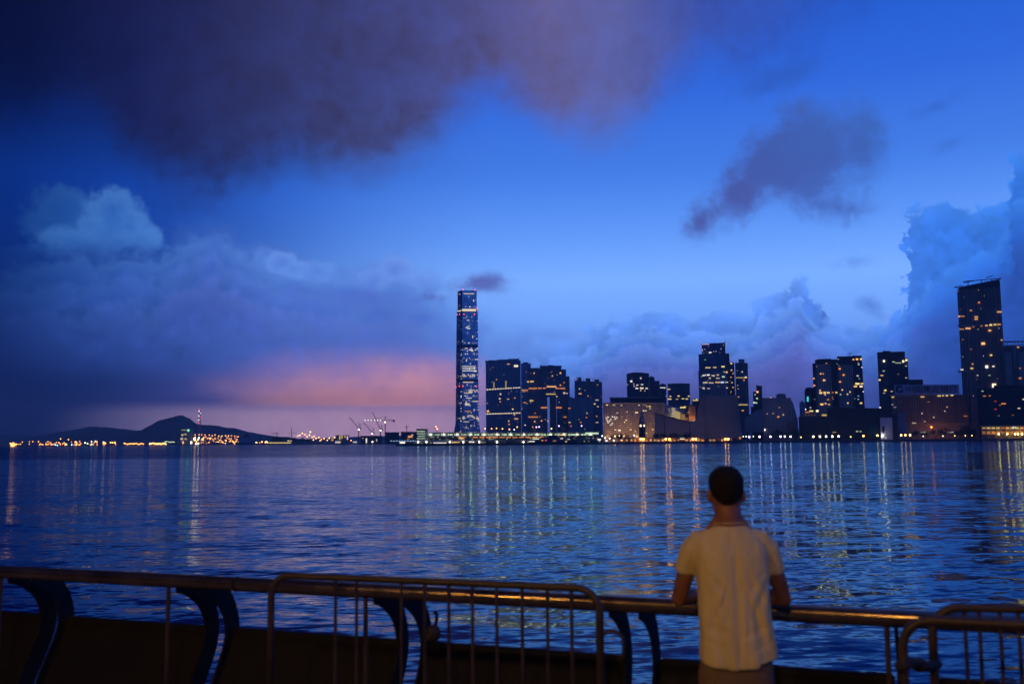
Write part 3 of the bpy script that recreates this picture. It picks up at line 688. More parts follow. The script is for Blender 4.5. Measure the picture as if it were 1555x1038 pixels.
# --- ferry and cruise terminal on its long pier
def terminal():
    b = Bld('cruise_terminal', 'long low cruise terminal on the pier with rows of bright white and green deck lamps', 'pier terminal', 770, 1560)
    wall = facade('terminal_wall', (0.24, 0.26, 0.22), (0.10, 0.12, 0.10), cw=3.4, fh=3.6, ww=0.7, wh=0.5, lit=0.7, col=(.9, 1, .62), col2=(1, .78, .42), strength=0.75, metal=0.0)  # window glow also carries the greenish lamp spill on these walls
    slab = plain('terminal_slab', (0.40, 0.42, 0.38), 0.7, scale=0.06)
    b.block('lower_hall', 636, 912, 668.8, wall, dd=12, depth=60)
    b.block('lower_deck', 634, 913, 667.6, slab, dd=2, depth=75, ybot=668.8)
    b.block('upper_hall', 650, 911, 661.6, wall, dd=16, depth=55, ybot=667.6)
    b.block('upper_deck', 648, 912, 660.6, slab, dd=4, depth=70, ybot=661.6)
    b.block('top_hall', 655, 905, 657.2, wall, dd=22, depth=45, ybot=660.6)
    b.block('roof', 650, 908, 656.0, slab, dd=6, depth=66, ybot=657.2)
    b.block('car_ramp', 632.5, 646.5, 652, wall, dd=6, depth=40)
    b.block('ramp_roof', 632, 646.5, 650.8, DARKROOF, dd=4, depth=44, ybot=652)
    for i in range(26): b.block('column', 651.5 + i * 10.2, 652.3 + i * 10.2, 657.2, slab, dd=7, depth=2.0, ybot=660.6)
    for i in range(13): b.lamp(653.8 + i * 20.25, 659.2, 1.05, 'p' if i % 3 else 'g', 22, dd=2, name='deck_lamp')
    for i in range(25): b.lit(654 + i * 10.1 + random.uniform(-1, 1), 659.6, 7.4, 1.3, 'g', random.choice((1.1, 1.4, 1.8)), dd=20, name='lit_window')
    for i in range(11): b.lit(722 + i * 10, 663.6, 7.6, 1.6, 'o', random.choice((0.9, 1.2)), dd=15.6, name='lit_window')
    for i in range(4): b.lit(640, 654.6 + i * 3.6, 11, 1.2, 'g', 0.8, dd=5.6, name='lit_window')
    for x in (635, 647.6, 683, 703.5, 727.6, 754.6, 795): b.lamp(x, 670.8, 1.15, 'h', 16, dd=1, name='quay_lamp')
    b.lits([(668, 672, 20, 1.3, 'h', 1.4), (692, 671, 12, 1.6, 'w', 1.3), (716, 670.6, 8, 1.8, 'h', 1.5), (700, 664.6, 7, 2.4, 'w', 1.6), (703, 664, 6, 1.2, 'o', 1.2), (808, 670, 9, 1.6, 'h', 1.5), (814, 666, 9, 1.6, 'g', 1.3), (852, 660, 5, 1.4, 'w', 1.6), (862, 667, 7, 1.6, 'h', 1.4), (873, 659.6, 13, 1.8, 'g', 1.3), (899, 657.6, 20, 2.6, 'g', 1.2), (910, 667, 5, 2.2, 'h', 1.8)], dd=1.6)
    pm = DARKMETAL
    for x, y, k in ((736.5, 651, 'o'), (746.5, 651, 'o'), (754, 650.4, 'o'), (763, 651, 'o'), (773.6, 652, 'w'), (781, 652.4, 'v'), (785.3, 648.4, 'o'), (814.6, 648.6, 'v'), (818.8, 648.2, 'v'), (837.4, 651, 'y'), (848.7, 646.8, 'v'), (883.2, 646.8, 'v'), (664, 651.4, 'w'), (662, 648, 'o')):
        b.block('lamp_mast', x - .22, x + .22, y, pm, dd=14, depth=0.4, ybot=657)
        b.lamp(x, y - 0.4, 0.85, k, 14, dd=13.5, name='mast_lamp')
    # moored dark vessel in front of the pier
    s = Bld('moored_ferry', 'dark moored ferry with a few red and white lights beside the lit pier', 'ferry', 846, 1525)
    hull = plain('dark_hull', (0.03, 0.03, 0.04), 0.5, scale=0.3)
    s.poly('hull', [(808, 674.3), (892, 674.3), (897, 670.6), (804, 670.6)], hull, depth=14)
    s.block('main_deck', 812, 886, 667, plain('ferry_cabin', (0.10, 0.09, 0.10), 0.6, scale=0.3), dd=2, depth=9, ybot=670.6)
    s.block('upper_deck', 822, 862, 663.4, plain('ferry_cabin', (0.10, 0.09, 0.10), 0.6), dd=3, depth=7, ybot=667)
    s.block('bridge', 834, 846, 660.4, hull, dd=4, depth=5, ybot=663.4); s.block('funnel', 866, 871, 661.5, hull, dd=4, depth=4, ybot=667)
    s.lits([(823.6, 668.4, 3, 1.4, 'o', 1.4), (829, 668.2, 2.2, 1.4, 'r', 2.0), (828, 671.8, 2.2, 1.6, 'o', 3.0), (814, 672, 2.6, 1.8, 'o', 2.4), (853, 665.4, 4, 1.3, 'h', 1.4), (859.6, 670.4, 3, 1.4, 'y', 1.6), (842, 669, 5, 1.2, 'w', 0.7)], dd=1.6)
terminal()

# --- long hotel lit from the street, with its dark roof block
def long_hotel():
    b = Bld('hotel', 'long hotel of brown window rows lit warm from the street, dark block on its roof', 'hotel', 960, 1790)
    f = facade('warm_hotel_facade', (0.46, 0.36, 0.27), (0.10, 0.08, 0.07), cw=3.9, fh=3.35, ww=0.74, wh=0.46, lit=0.06, col=(1, .6, .22), col2=(1, .85, .55), strength=1.6)
    b.block('main_wing', 915.6, 1009.4, 611.8, f, depth=28)
    b.block('corner_pier', 1004.6, 1009.8, 611.2, plain('hotel_stone', (0.46, 0.34, 0.25), 0.8, scale=0.05), dd=-1, depth=2)
    b.block('parapet', 915, 1010, 611.0, plain('hotel_stone', (0.46, 0.34, 0.25), 0.8), dd=-1.2, depth=30, ybot=612.6)
    b.block('roof_block', 926.4, 1005, 603.6, DARKROOF, dd=6, depth=20, ybot=612)
    b.block('roof_block_band', 926, 1005.4, 602.8, RIB, dd=5, depth=22, ybot=604)
    b.lits([(921.8, 614.6, 2.6, 1.6, 'y', 1.6), (931.6, 614.8, 1.8, 1.4, 'y', 1.2), (966.6, 626, 4.4, 1.8, 'y', 1.6), (986.6, 616.8, 3, 1.6, 'y', 1.5), (982.4, 616.8, 1.6, 1.4, 'y', 1.2), (940.6, 653, 4, 2, 'h', 1.4), (952.4, 625, 1.6, 1.4, 'y', 1.2), (948.4, 640.6, 1.8, 1.6, 'y', 1.4)] +
           [(920 + 3.3 * i + j * 1.1, 632.2 + 3 * j + (i * 7 % 3) * .7, 2.2, 1.5, 'h', 1.3) for i, j in ((0, 1), (1, 0), (2, 1), (3, 0), (4, 0), (0, 3), (1, 2), (2, 3), (4, 1), (0, 2), (1, 4), (5, 0))], dd=-0.4)
    for x, y, k in ((914.6, 661.6, 'h'), (919, 664.6, 'h'), (925.8, 665.2, 'h'), (934, 662, 'y'), (940.8, 661.2, 'p'), (947.6, 661.4, 'w'), (963.2, 660.8, 'p'), (944, 668, 'w'), (932, 668.6, 'h'), (921, 668.8, 'h'), (953, 667.8, 'w')):
        b.lamp(x, y, 1.0, k, 14, dd=-60, name='entrance_lamp')
    for x in (922, 945, 968, 994):
        l = bpy.data.lights.new('facade_spot', 'SPOT'); l.energy = 16000; l.color = (1.0, 0.56, 0.24); l.shadow_soft_size = 0.6; l.spot_size = R(160); l.spot_blend = 1.0
        o = bpy.data.objects.new('facade_spot', l); COL.objects.link(o); o.rotation_euler = (b.dir + Vector((0, 0, .45))).to_track_quat('-Z', 'Y').to_euler(); o.location = b.p(x, 662, -34); o.parent = b.root; o.matrix_parent_inverse = parent_inv(b.root)
    s = Bld('hotel_annex', 'receding hotel side wing with bright lit stripes of windows beside the long hotel', 'hotel wing', 1028, 1830)
    f2 = facade('annex_facade', (0.40, 0.33, 0.27), (0.08, 0.07, 0.07), cw=4, fh=3.3, ww=0.8, wh=0.5, lit=0.14, col=(1, .7, .34), col2=(1, .85, .55), strength=1.2)
    a = s.p(1010, 613.2, -6); c = s.p(1046, 626.6, 480)
    bm = bmesh.new(); plan = [(a.x, a.y), (c.x, c.y), (c.x - 60, c.y + 60), (a.x - 60, a.y + 60)]
    add_prism(bm, plan, LANDZ - 0.2, [a.z, a.z, a.z, a.z]); obj('side_wing', bm, f2, s.root)
    for i in range(8):
        y = 617.5 + i * 2.9
        s.lit(1021.6, y + 1.2, 7.6, 1.2, 'p', 1.1, dd=110, y2=y + 3.2)
    s.lit(1029.4, 632.5, 8.0, 19, 'y', 0.62, dd=160, y2=635.5, name='light_band'); s.lit(1037.5, 635, 6, 15, 'w', 0.42, dd=230, y2=637.5, name='light_band')
    s.lit(1042.6, 638, 3, 9, 'w', 0.3, dd=300, name='light_band')
    # orange lit tower beside it
    t = Bld('office_block', 'small orange-lit office block between the hotel wing and the windowless hall', 'office block', 1050, 2000)
    t.block('block_body', 1045.4, 1056, 615.8, plain('orange_render', (0.42, 0.26, 0.14), 0.8, scale=0.05), depth=25)
    t.block('roof_house', 1048, 1053, 614.2, DARKROOF, dd=3, depth=8, ybot=616)
    t.lits([(1050.6, 634, 9, 5, 'o', 0.42), (1048, 640, 6, 3, 'y', 0.7), (1054, 638, 3, 2, 'w', 1.0), (1047.4, 626, 3, 12, 'o', 0.16)], dd=-0.4)
    l = bpy.data.lights.new('facade_spot', 'SPOT'); l.energy = 15000; l.color = (1.0, 0.5, 0.18); l.shadow_soft_size = 0.6; l.spot_size = R(160); l.spot_blend = 1.0
    o = bpy.data.objects.new('facade_spot', l); COL.objects.link(o); o.rotation_euler = (t.dir + Vector((0, 0, .45))).to_track_quat('-Z', 'Y').to_euler(); o.location = t.p(1050, 645, -25); o.parent = t.root; o.matrix_parent_inverse = parent_inv(t.root)
    t = Bld('office_block', 'narrow dark office block with a lit rooftop behind the windowless hall', 'office block', 1056, 2100)
    t.block('block_body', 1050.6, 1062, 606.6, facade('narrow_dark_facade', (0.08, 0.07, 0.09), (0.05, 0.06, 0.09), lit=0.03), depth=25); t.block('roof_house', 1054, 1058, 604.8, DARKROOF, dd=3, depth=8, ybot=607)
    t.lit(1056, 607.6, 8.4, 1.5, 'y', 1.2, dd=-0.4); t.lit(1057.6, 605.6, 2, 1.4, 'y', 1.4, dd=2.4)
long_hotel()

# --- office towers behind the hotel
def back_offices():
    def ff(n, k=0.03, w=(0.06, 0.065, 0.085), g=(0.06, 0.08, 0.12), **kw): return facade(n, w, g, cw=3.2, fh=3.6, ww=0.8, wh=0.5, lit=k, strength=1.5, metal=0.5, **kw)
    b = Bld('office_tower', 'dark office tower with a shallow peaked roof behind the long hotel', 'office tower', 968, 2250)
    b.block('tower_body', 951.6, 985.6, 567.4, ff('peaked_office'), depth=35); b.poly('roof_peak', [(951.6, 567.4), (985.8, 567.4), (984, 566.4), (973, 565.2), (962, 565.2), (953, 566.6)], DARKROOF, dd=1, depth=30)
    b.lits([(958.6, 578.6, 3, 2.6, 'h', 1.8), (967, 589.4, 4, 1.8, 'h', 1.6), (974.6, 589.2, 5, 2.0, 'p', 1.7), (982, 589.4, 3.6, 1.6, 'h', 1.5), (968, 584.2, 3, 1.2, 'h', 1.3), (975, 583.6, 3.6, 1.4, 'h', 1.3), (962.5, 582.8, 1.4, 1.2, 'h', 1.2), (973.2, 574, 2, 3, 'h', .8), (973, 592.6, 1.6, 1.4, 'h', 1.2), (962.8, 586, 1.6, 1.2, 'h', 1.2)], dd=-0.4)
    b = Bld('office_tower', 'bluish stepped office tower touching the peaked dark tower on its right', 'office tower', 990, 2300)
    b.block('tower_body', 985.8, 994, 572.4, ff('blue_step_office', 0.015, (0.07, 0.09, 0.13)), depth=30); b.block('roof_plant', 987, 991, 571, DARKROOF, dd=3, depth=8, ybot=573)
    b.block('lower_step', 994, 1001.4, 578, ff('blue_step_low', 0.015, (0.06, 0.075, 0.11)), dd=4, depth=30)
    b = Bld('office_tower', 'small dark office tower with one row of lit windows near its top', 'office tower', 1006, 2280)
    b.block('tower_body', 1001.6, 1011.6, 583.4, ff('small_row_office'), depth=30); b.block('roof_plant', 1004, 1009, 582.2, DARKROOF, dd=3, depth=8, ybot=584)
    b.lits([(1003.8, 588.4, 2, 1.6, 'h', 1.5), (1006.6, 588.4, 2, 1.6, 'h', 1.6), (1009.4, 588.6, 2, 1.6, 'h', 1.4)], dd=-0.4)
    b = Bld('office_tower', 'square dark glass office tower with a faintly arched roofline and scattered lit floors', 'office tower', 1030, 2200)
    b.block('tower_body', 1014, 1047.4, 583, ff('arched_office', 0.02, (0.05, 0.06, 0.085), (0.10, 0.14, 0.2)), depth=35); b.poly('roof_line', [(1013.8, 583), (1047.6, 583), (1047, 582), (1038, 581.6), (1022, 581.8), (1014.6, 582.4)], DARKROOF, dd=-0.5, depth=30)
    b.lits([(1016.8, 605.6, 5.6, 1.6, 'y', 1.5), (1018, 601.4, 2.4, 1.5, 'y', 1.5), (1030.4, 601, 3.4, 1.6, 'y', 1.5), (1037, 605, 4, 1.4, 'y', 1.3), (1043, 605.4, 4, 1.4, 'y', 1.4), (1046, 601.2, 3, 1.4, 'y', 1.4), (1037, 618.4, 8.4, 1.9, 'y', 1.6), (1016, 590.4, 4, 1.2, 'y', 1.0), (1028, 605.8, 4, 1.1, 'y', .9), (1040, 617, 4, 1.2, 'y', 1.0)], dd=-0.4)
back_offices()

# --- clock tower, windowless arts hall, arcade on the waterfront
def arts_hall():
    b = Bld('clock_tower', 'slender old brick clock tower with lit clock faces and a domed top', 'clock tower', 975.6, 1640)
    brick = plain('clock_brick', (0.16, 0.085, 0.06), 0.85, scale=0.4); stone = plain('clock_stone', (0.36, 0.33, 0.30), 0.8, scale=0.3)
    c = b.p(975.6, 664, 4)
    def oct_stack(name, prof, mat, n=4, rot=PI / 4):
        bm = bmesh.new(); rows = []
        for r, py in prof:
            z = b.p(975.6, py, 4).z
            rows.append([bm.verts.new((c.x + r * math.cos(rot + 2 * PI * k / n), c.y + r * math.sin(rot + 2 * PI * k / n), z)) for k in range(n)])
        for i in range(len(rows) - 1):
            for k in range(n): bm.faces.new((rows[i][k], rows[i][(k + 1) % n], rows[i + 1][(k + 1) % n], rows[i + 1][k]))
        bm.faces.new(rows[-1]); return obj(name, bm, mat, b.root)
    oct_stack('shaft', [(5.4, 668), (5.4, 650.5)], brick, rot=0)
    oct_stack('clock_stage', [(5.7, 650.5), (5.7, 642)], brick, rot=0)
    oct_stack('cornice', [(6.2, 642), (6.3, 641), (5.6, 640.4)], stone, rot=0)
    oct_stack('belfry', [(4.6, 640.4), (4.5, 634.6), (4.0, 633.4)], stone, 8, PI / 8)
    oct_stack('upper_belfry', [(3.2, 633.4), (3.1, 628.6), (2.4, 627.8)], stone, 8, PI / 8)
    oct_stack('dome', [(2.3, 627.8), (2.2, 626), (1.5, 624.4), (0.35, 623.4), (0.2, 621.4)], stone, 8, PI / 8)
    for sx_, px in ((-1, 973.0), (1, 978.0)):
        bm = bmesh.new(); z = b.p(975.6, 646, 4).z
        dirv = Vector((sx_ * 0.7071, -0.7071, 0)); ctr = Vector((c.x, c.y, z)) + dirv * 4.06
        up = Vector((0, 0, 1)); r = Vector((dirv.y, -dirv.x, 0))
        f = [bm.verts.new(ctr + (r * math.cos(2 * PI * k / 16) + up * math.sin(2 * PI * k / 16)) * 2.1 + dirv * 0.25) for k in range(16)]
        g = [bm.verts.new(v.co - dirv * 0.3) for v in f]
        bm.faces.new(f)
        for k in range(16): bm.faces.new((f[k], g[k], g[(k + 1) % 16], f[(k + 1) % 16]))
        bmesh.ops.recalc_face_normals(bm, faces=bm.faces)
        obj('clock_face', bm, lamp_mat('p', 1.5), b.root)
    b = Bld('arts_hall', 'windowless brown arts hall with a sweeping sloped roof wing and one tall blunt block', 'arts hall', 1062, 1665)
    tile = plain('arts_hall_tile', (0.40, 0.28, 0.23), 0.75, scale=0.02, var=0.12); cop = plain('roof_coping', (0.07, 0.07, 0.12), 0.6, scale=0.1)
    b.poly('sloped_wing', [(994, 666), (1070, 666), (1070, 627), (1052.5, 639.8), (1046, 639.4), (1032, 636.8), (1016, 632.6), (1004, 629.2), (994, 627)], tile, depth=60)
    b.poly('wing_coping', [(993.6, 627.6), (1004, 630.6), (1016, 634), (1032, 638.2), (1046, 640.8), (1051.4, 641), (1051.4, 639.2), (1046, 638.8), (1032, 636.2), (1016, 632), (1004, 628.6), (993.6, 626.4)], cop, dd=-1.5, depth=62)
    b.poly('stage_block', [(1052, 666), (1127, 666), (1119.6, 600), (1104, 599.2), (1066.4, 599.6), (1060, 619)], tile, dd=4, depth=55)
    b.poly('front_slab', [(1069.5, 664), (1120.6, 664), (1119, 600.8), (1069.5, 600.8)], plain('arts_hall_front', (0.32, 0.24, 0.20), 0.8, scale=0.03, var=0.15), dd=-1, depth=4.9)
    for x in (1008.6, 1047): b.block('joint', x - 0.5, x + 0.5, 632 if x < 1020 else 641, DARKROOF, dd=-0.4, depth=0.5, ybot=664)
    b.poly('light_fin', [(1121.4, 661), (1122.4, 660.4), (1126.6, 667), (1124.4, 667.4)], plain('fin_stone', (0.5, 0.36, 0.2), 0.8), dd=-30, depth=2)
    b.lit(1123.6, 664.6, 2.6, 3.4, 'o', 0.9, dd=-30.4)
    for x in (1010, 1050, 1095):
        l = bpy.data.lights.new('facade_spot', 'SPOT'); l.energy = 3600; l.color = (1.0, 0.6, 0.4); l.shadow_soft_size = 0.6; l.spot_size = R(160); l.spot_blend = 1.0  # added spots standing in for the warm street glow on the hall
        o = bpy.data.objects.new('facade_spot', l); COL.objects.link(o); o.rotation_euler = (b.dir + Vector((0, 0, .45))).to_track_quat('-Z', 'Y').to_euler(); o.location = b.p(x, 660, -45); o.parent = b.root; o.matrix_parent_inverse = parent_inv(b.root)
    a = Bld('waterfront_arcade', 'long low arcade of golden lit bays along the quay below the arts hall', 'arcade', 1029, 1600)
    aw = plain('arcade_stone', (0.34, 0.25, 0.17), 0.8, scale=0.2)
    a.block('back_wall', 949, 1112, 665.6, aw, dd=4, depth=3); a.block('roof', 948, 1113, 664.4, aw, dd=-3, depth=10, ybot=665.6)
    n = 27
    for i in range(n + 1): a.block('pier', 949 + i * 6.0, 950.1 + i * 6.0, 665.6, aw, dd=-2, depth=2)
    for i in range(n):
        if random.random() < 0.86:
            k = random.choice(('o', 'w', 'o', 'w', 'y')); w = random.uniform(1.6, 4.4)
            a.lit(949 + i * 6.0 + 3.4 + random.uniform(-.6, .6), 668.2 + random.uniform(-.4, .4), w, random.uniform(2.6, 4.2), k, random.choice((0.7, 1.0, 1.4)), dd=3.6, name='lit_bay')
    for x in (973, 977, 1011, 1016.6, 1052, 1056.6, 1101.6, 1106): a.lamp(x, 666.4, 1.2, 'o', 60, dd=-6, name='quay_lamp')
    a.lit(1036, 665.6, 7, 3, 'p', 1.6, dd=-2.2)
arts_hall()

# --- the middle of the skyline
def middle():
    b = Bld('office_tower', 'tall office tower stepped at the top with a glittering square roof crown', 'office tower', 1084, 1950)
    up = facade('crowned_upper', (0.05, 0.06, 0.085), (0.14, 0.2, 0.3), cw=3, fh=4, ww=0.9, wh=0.6, lit=0.01, metal=0.7)
    lo = facade('crowned_lower', (0.30, 0.25, 0.25), (0.06, 0.07, 0.1), cw=4, fh=4, ww=0.66, wh=0.5, lit=0.14, col=(1, .8, .55), col2=(.85, .9, 1), strength=0.9, metal=0.3)
    sd = facade('crowned_side', (0.04, 0.05, 0.07), (0.05, 0.07, 0.1), lit=0.03, metal=0.4)
    b.block('lower_body', 1060.4, 1102, 563, lo, depth=30); b.block('upper_body', 1061.4, 1101.6, 537.4, up, dd=2, depth=30, ybot=563)
    b.block('side_bay', 1101.6, 1107.4, 536.4, sd, dd=5, depth=25); b.block('left_pier', 1060.8, 1062.4, 538.4, DARKMETAL, dd=0, depth=3, ybot=563)
    cr = facade('crown_lattice', (0.16, 0.13, 0.24), (0.08, 0.07, 0.14), cw=2.4, fh=2.4, ww=0.6, wh=0.6, lit=0.16, col=(.8, .7, 1), col2=(1, .9, .95), strength=1.5)
    b.block('roof_crown', 1065.4, 1101.2, 521.4, cr, dd=4, depth=22, yt2=520, ybot=538)
    b.block('crown_post', 1100.6, 1101.2, 516.5, DARKMETAL, dd=4, depth=1, ybot=521); b.lit(1071.4, 522.4, 11, 1.3, 'v', 1.1, dd=3.6); b.lit(1078.4, 535, 4, 1.6, 'h', 1.6, dd=3.6)
    b.lits([(1075, 558, 8, 1.6, 'y', 1.2), (1085.4, 557.6, 5, 1.6, 'y', 1.1), (1098, 556.4, 5, 2, 'y', 1.7), (1071, 546, 2.6, 1.2, 'n', .7)], dd=1.5)
    b.lits([(1070, 569.4, 5, 1.6, 'h', 1.1), (1075.6, 569, 4, 2, 'h', 1.7), (1083, 570, 5, 1.5, 'p', 1.1), (1090, 569, 3, 1.5, 'p', 1.2), (1098.5, 571.8, 4, 1.8, 'g', 1.3), (1090, 574, 5, 1.3, 'p', .9), (1078, 574, 3, 1.4, 'p', 1.2), (1068, 570, 3, 1.6, 'h', 1.0),
            (1071, 580.6, 7, 1.5, 'p', 1.2), (1080, 581, 7, 1.3, 'p', 1.0), (1090, 580.2, 8, 1.6, 'w', 1.4), (1097, 580.2, 5, 1.8, 'b', 2.2), (1103.6, 580, 4, 1.4, 'p', 1.2), (1068, 588.6, 4, 1.4, 'p', 1.0), (1076, 589.6, 4, 1.2, 'h', .8), (1103.6, 564.8, 2.6, 2.2, 'w', 2.0), (1104, 588.6, 2.6, 1.4, 'p', 1.2)], dd=-0.4)
    b = Bld('office_tower', 'narrow dark tower with a column of warm lights right behind the crowned tower', 'office tower', 1111, 2050)
    b.block('tower_body', 1107.6, 1114.8, 550.4, facade('narrow_column_facade', (0.05, 0.05, 0.07), (0.05, 0.06, 0.09), lit=0.05), depth=25); b.block('roof_plant', 1109, 1113, 549.4, DARKROOF, dd=3, depth=8, ybot=551)
    b.lits([(1110.6, 551.6, 2.6, 2, 'y', 1.7), (1110.8, 561.8, 2.2, 1.6, 'y', 1.5), (1113, 567, 2, 1.4, 'o', 1.3), (1110, 572.6, 2.4, 1.4, 'o', 1.3), (1111.6, 580.6, 2, 1.4, 'p', 1.2), (1113, 588, 2, 1.6, 'w', 1.4), (1109, 596, 2, 1.4, 'w', .9)], dd=-0.4)
    b = Bld('apartment_tower', 'slim grey tower with a small square cap and two thin yellow light bands', 'tower', 1126, 2000)
    b.block('tower_body', 1116.2, 1135.4, 550.6, facade('slim_grey_facade', (0.22, 0.21, 0.23), (0.05, 0.06, 0.09), cw=2.6, fh=3.3, ww=0.5, wh=0.5, lit=0.012, pier=3), depth=30); b.block('cap', 1121.4, 1130.4, 545, RIB, dd=5, depth=12, ybot=551)
    b.lits([(1126, 573.2, 17, 1.2, 'y', .75), (1132.4, 572.6, 3, 2, 'p', 1.6), (1129.8, 577, 2.2, 1.6, 'o', 1.3), (1127, 564.4, 1.8, 1.6, 'h', 1.2), (1128.6, 614.2, 14, 1.3, 'y', 1.0), (1128, 623, 3, 1.8, 'o', 1.5), (1121.6, 602.4, 2, 1.4, 'w', 1.1), (1121, 590, 1.6, 1.4, 'w', .8)], dd=-0.4)
    b = Bld('office_block', 'small dark block with greenish lit floors and one lamp on its step', 'office block', 1149.5, 1900)
    dk = facade('small_green_facade', (0.045, 0.05, 0.055), (0.05, 0.07, 0.07), lit=0.05, col=(.8, 1, .8), col2=(.9, 1, .7))
    b.block('tall_part', 1148.4, 1157, 585.2, dk, depth=20); b.block('low_part', 1143.4, 1149, 594.4, dk, dd=-3, depth=18); b.block('roof_mast', 1148.4, 1149.4, 583.2, DARKMETAL, dd=2, depth=1, ybot=586); b.block('podium', 1140, 1160, 617, DARKROOF, dd=-4, depth=20)
    b.lits([(1150.2, 594.8, 3, 2.6, 'w', 2.4), (1149.6, 604.6, 2.6, 2, 'g', 1.2), (1145.4, 611, 3, 2, 'g', 1.6), (1148.6, 611.4, 2.4, 1.6, 'g', 1.3), (1146.6, 599, 2, 1.4, 'g', .8)], dd=-3.4)
    b = Bld('terraced_hall', 'grey hall with a long sloped roof beside the pale square hotel', 'hall', 1143, 1740)
    b.poly('hall_body', [(1130.4, 656), (1158, 656), (1158, 620.2), (1150, 622), (1138, 630), (1131, 632)], plain('grey_hall_wall', (0.22, 0.22, 0.26), 0.7, scale=0.04), depth=30); b.poly('roof_edge', [(1130.6, 632.6), (1138, 630.8), (1150, 622.8), (1158, 621), (1158, 619.8), (1150, 621.4), (1138, 629.2), (1130.6, 631.2)], cop_m(), dd=-1, depth=32)
    b = Bld('hotel', 'pale pinkish square hotel with rows of small windows and a roof pavilion', 'hotel', 1184, 1760)
    ph = facade('pink_hotel_facade', (0.52, 0.37, 0.31), (0.07, 0.06, 0.06), cw=3.6, fh=3.6, ww=0.4, wh=0.45, lit=0.03, strength=1.0)
    st = plain('pink_stone', (0.38, 0.28, 0.25), 0.8, scale=0.06)
    b.block('main_block', 1157.4, 1200.4, 604.4, ph, depth=30); b.block('roof_pavilion', 1178.6, 1193.4, 599, st, dd=6, depth=12, ybot=605); b.block('pavilion_cap', 1180.4, 1191.6, 597.6, DARKROOF, dd=7, depth=10, ybot=599)
    b.poly('stepped_side', [(1200.4, 650), (1212, 650), (1211.4, 636), (1208, 624), (1205, 613), (1201, 605.4)], ph, dd=3, depth=26); b.block('cornice', 1156.8, 1201, 603.8, st, dd=-1, depth=32, ybot=605)
    b.block('base_wing', 1160, 1212.4, 649.4, st, dd=-6, depth=10)
    b.lits([(1170.6, 604, 2.8, 2, 'w', 1.5), (1181.8, 632.6, 3, 1.8, 'w', 1.2), (1189.4, 629.4, 2.4, 1.6, 'y', 1.0), (1174, 627.4, 2, 1.4, 'w', .7), (1183.6, 618.4, 2, 1.4, 'w', .6), (1165, 628, 1.6, 1.4, 'p', .6)], dd=-0.4)
    b.lamp(1161.4, 652.4, .9, 'h', 12, dd=-8)
def cop_m(): return plain('roof_coping', (0.07, 0.07, 0.12), 0.6, scale=0.1)
middle()

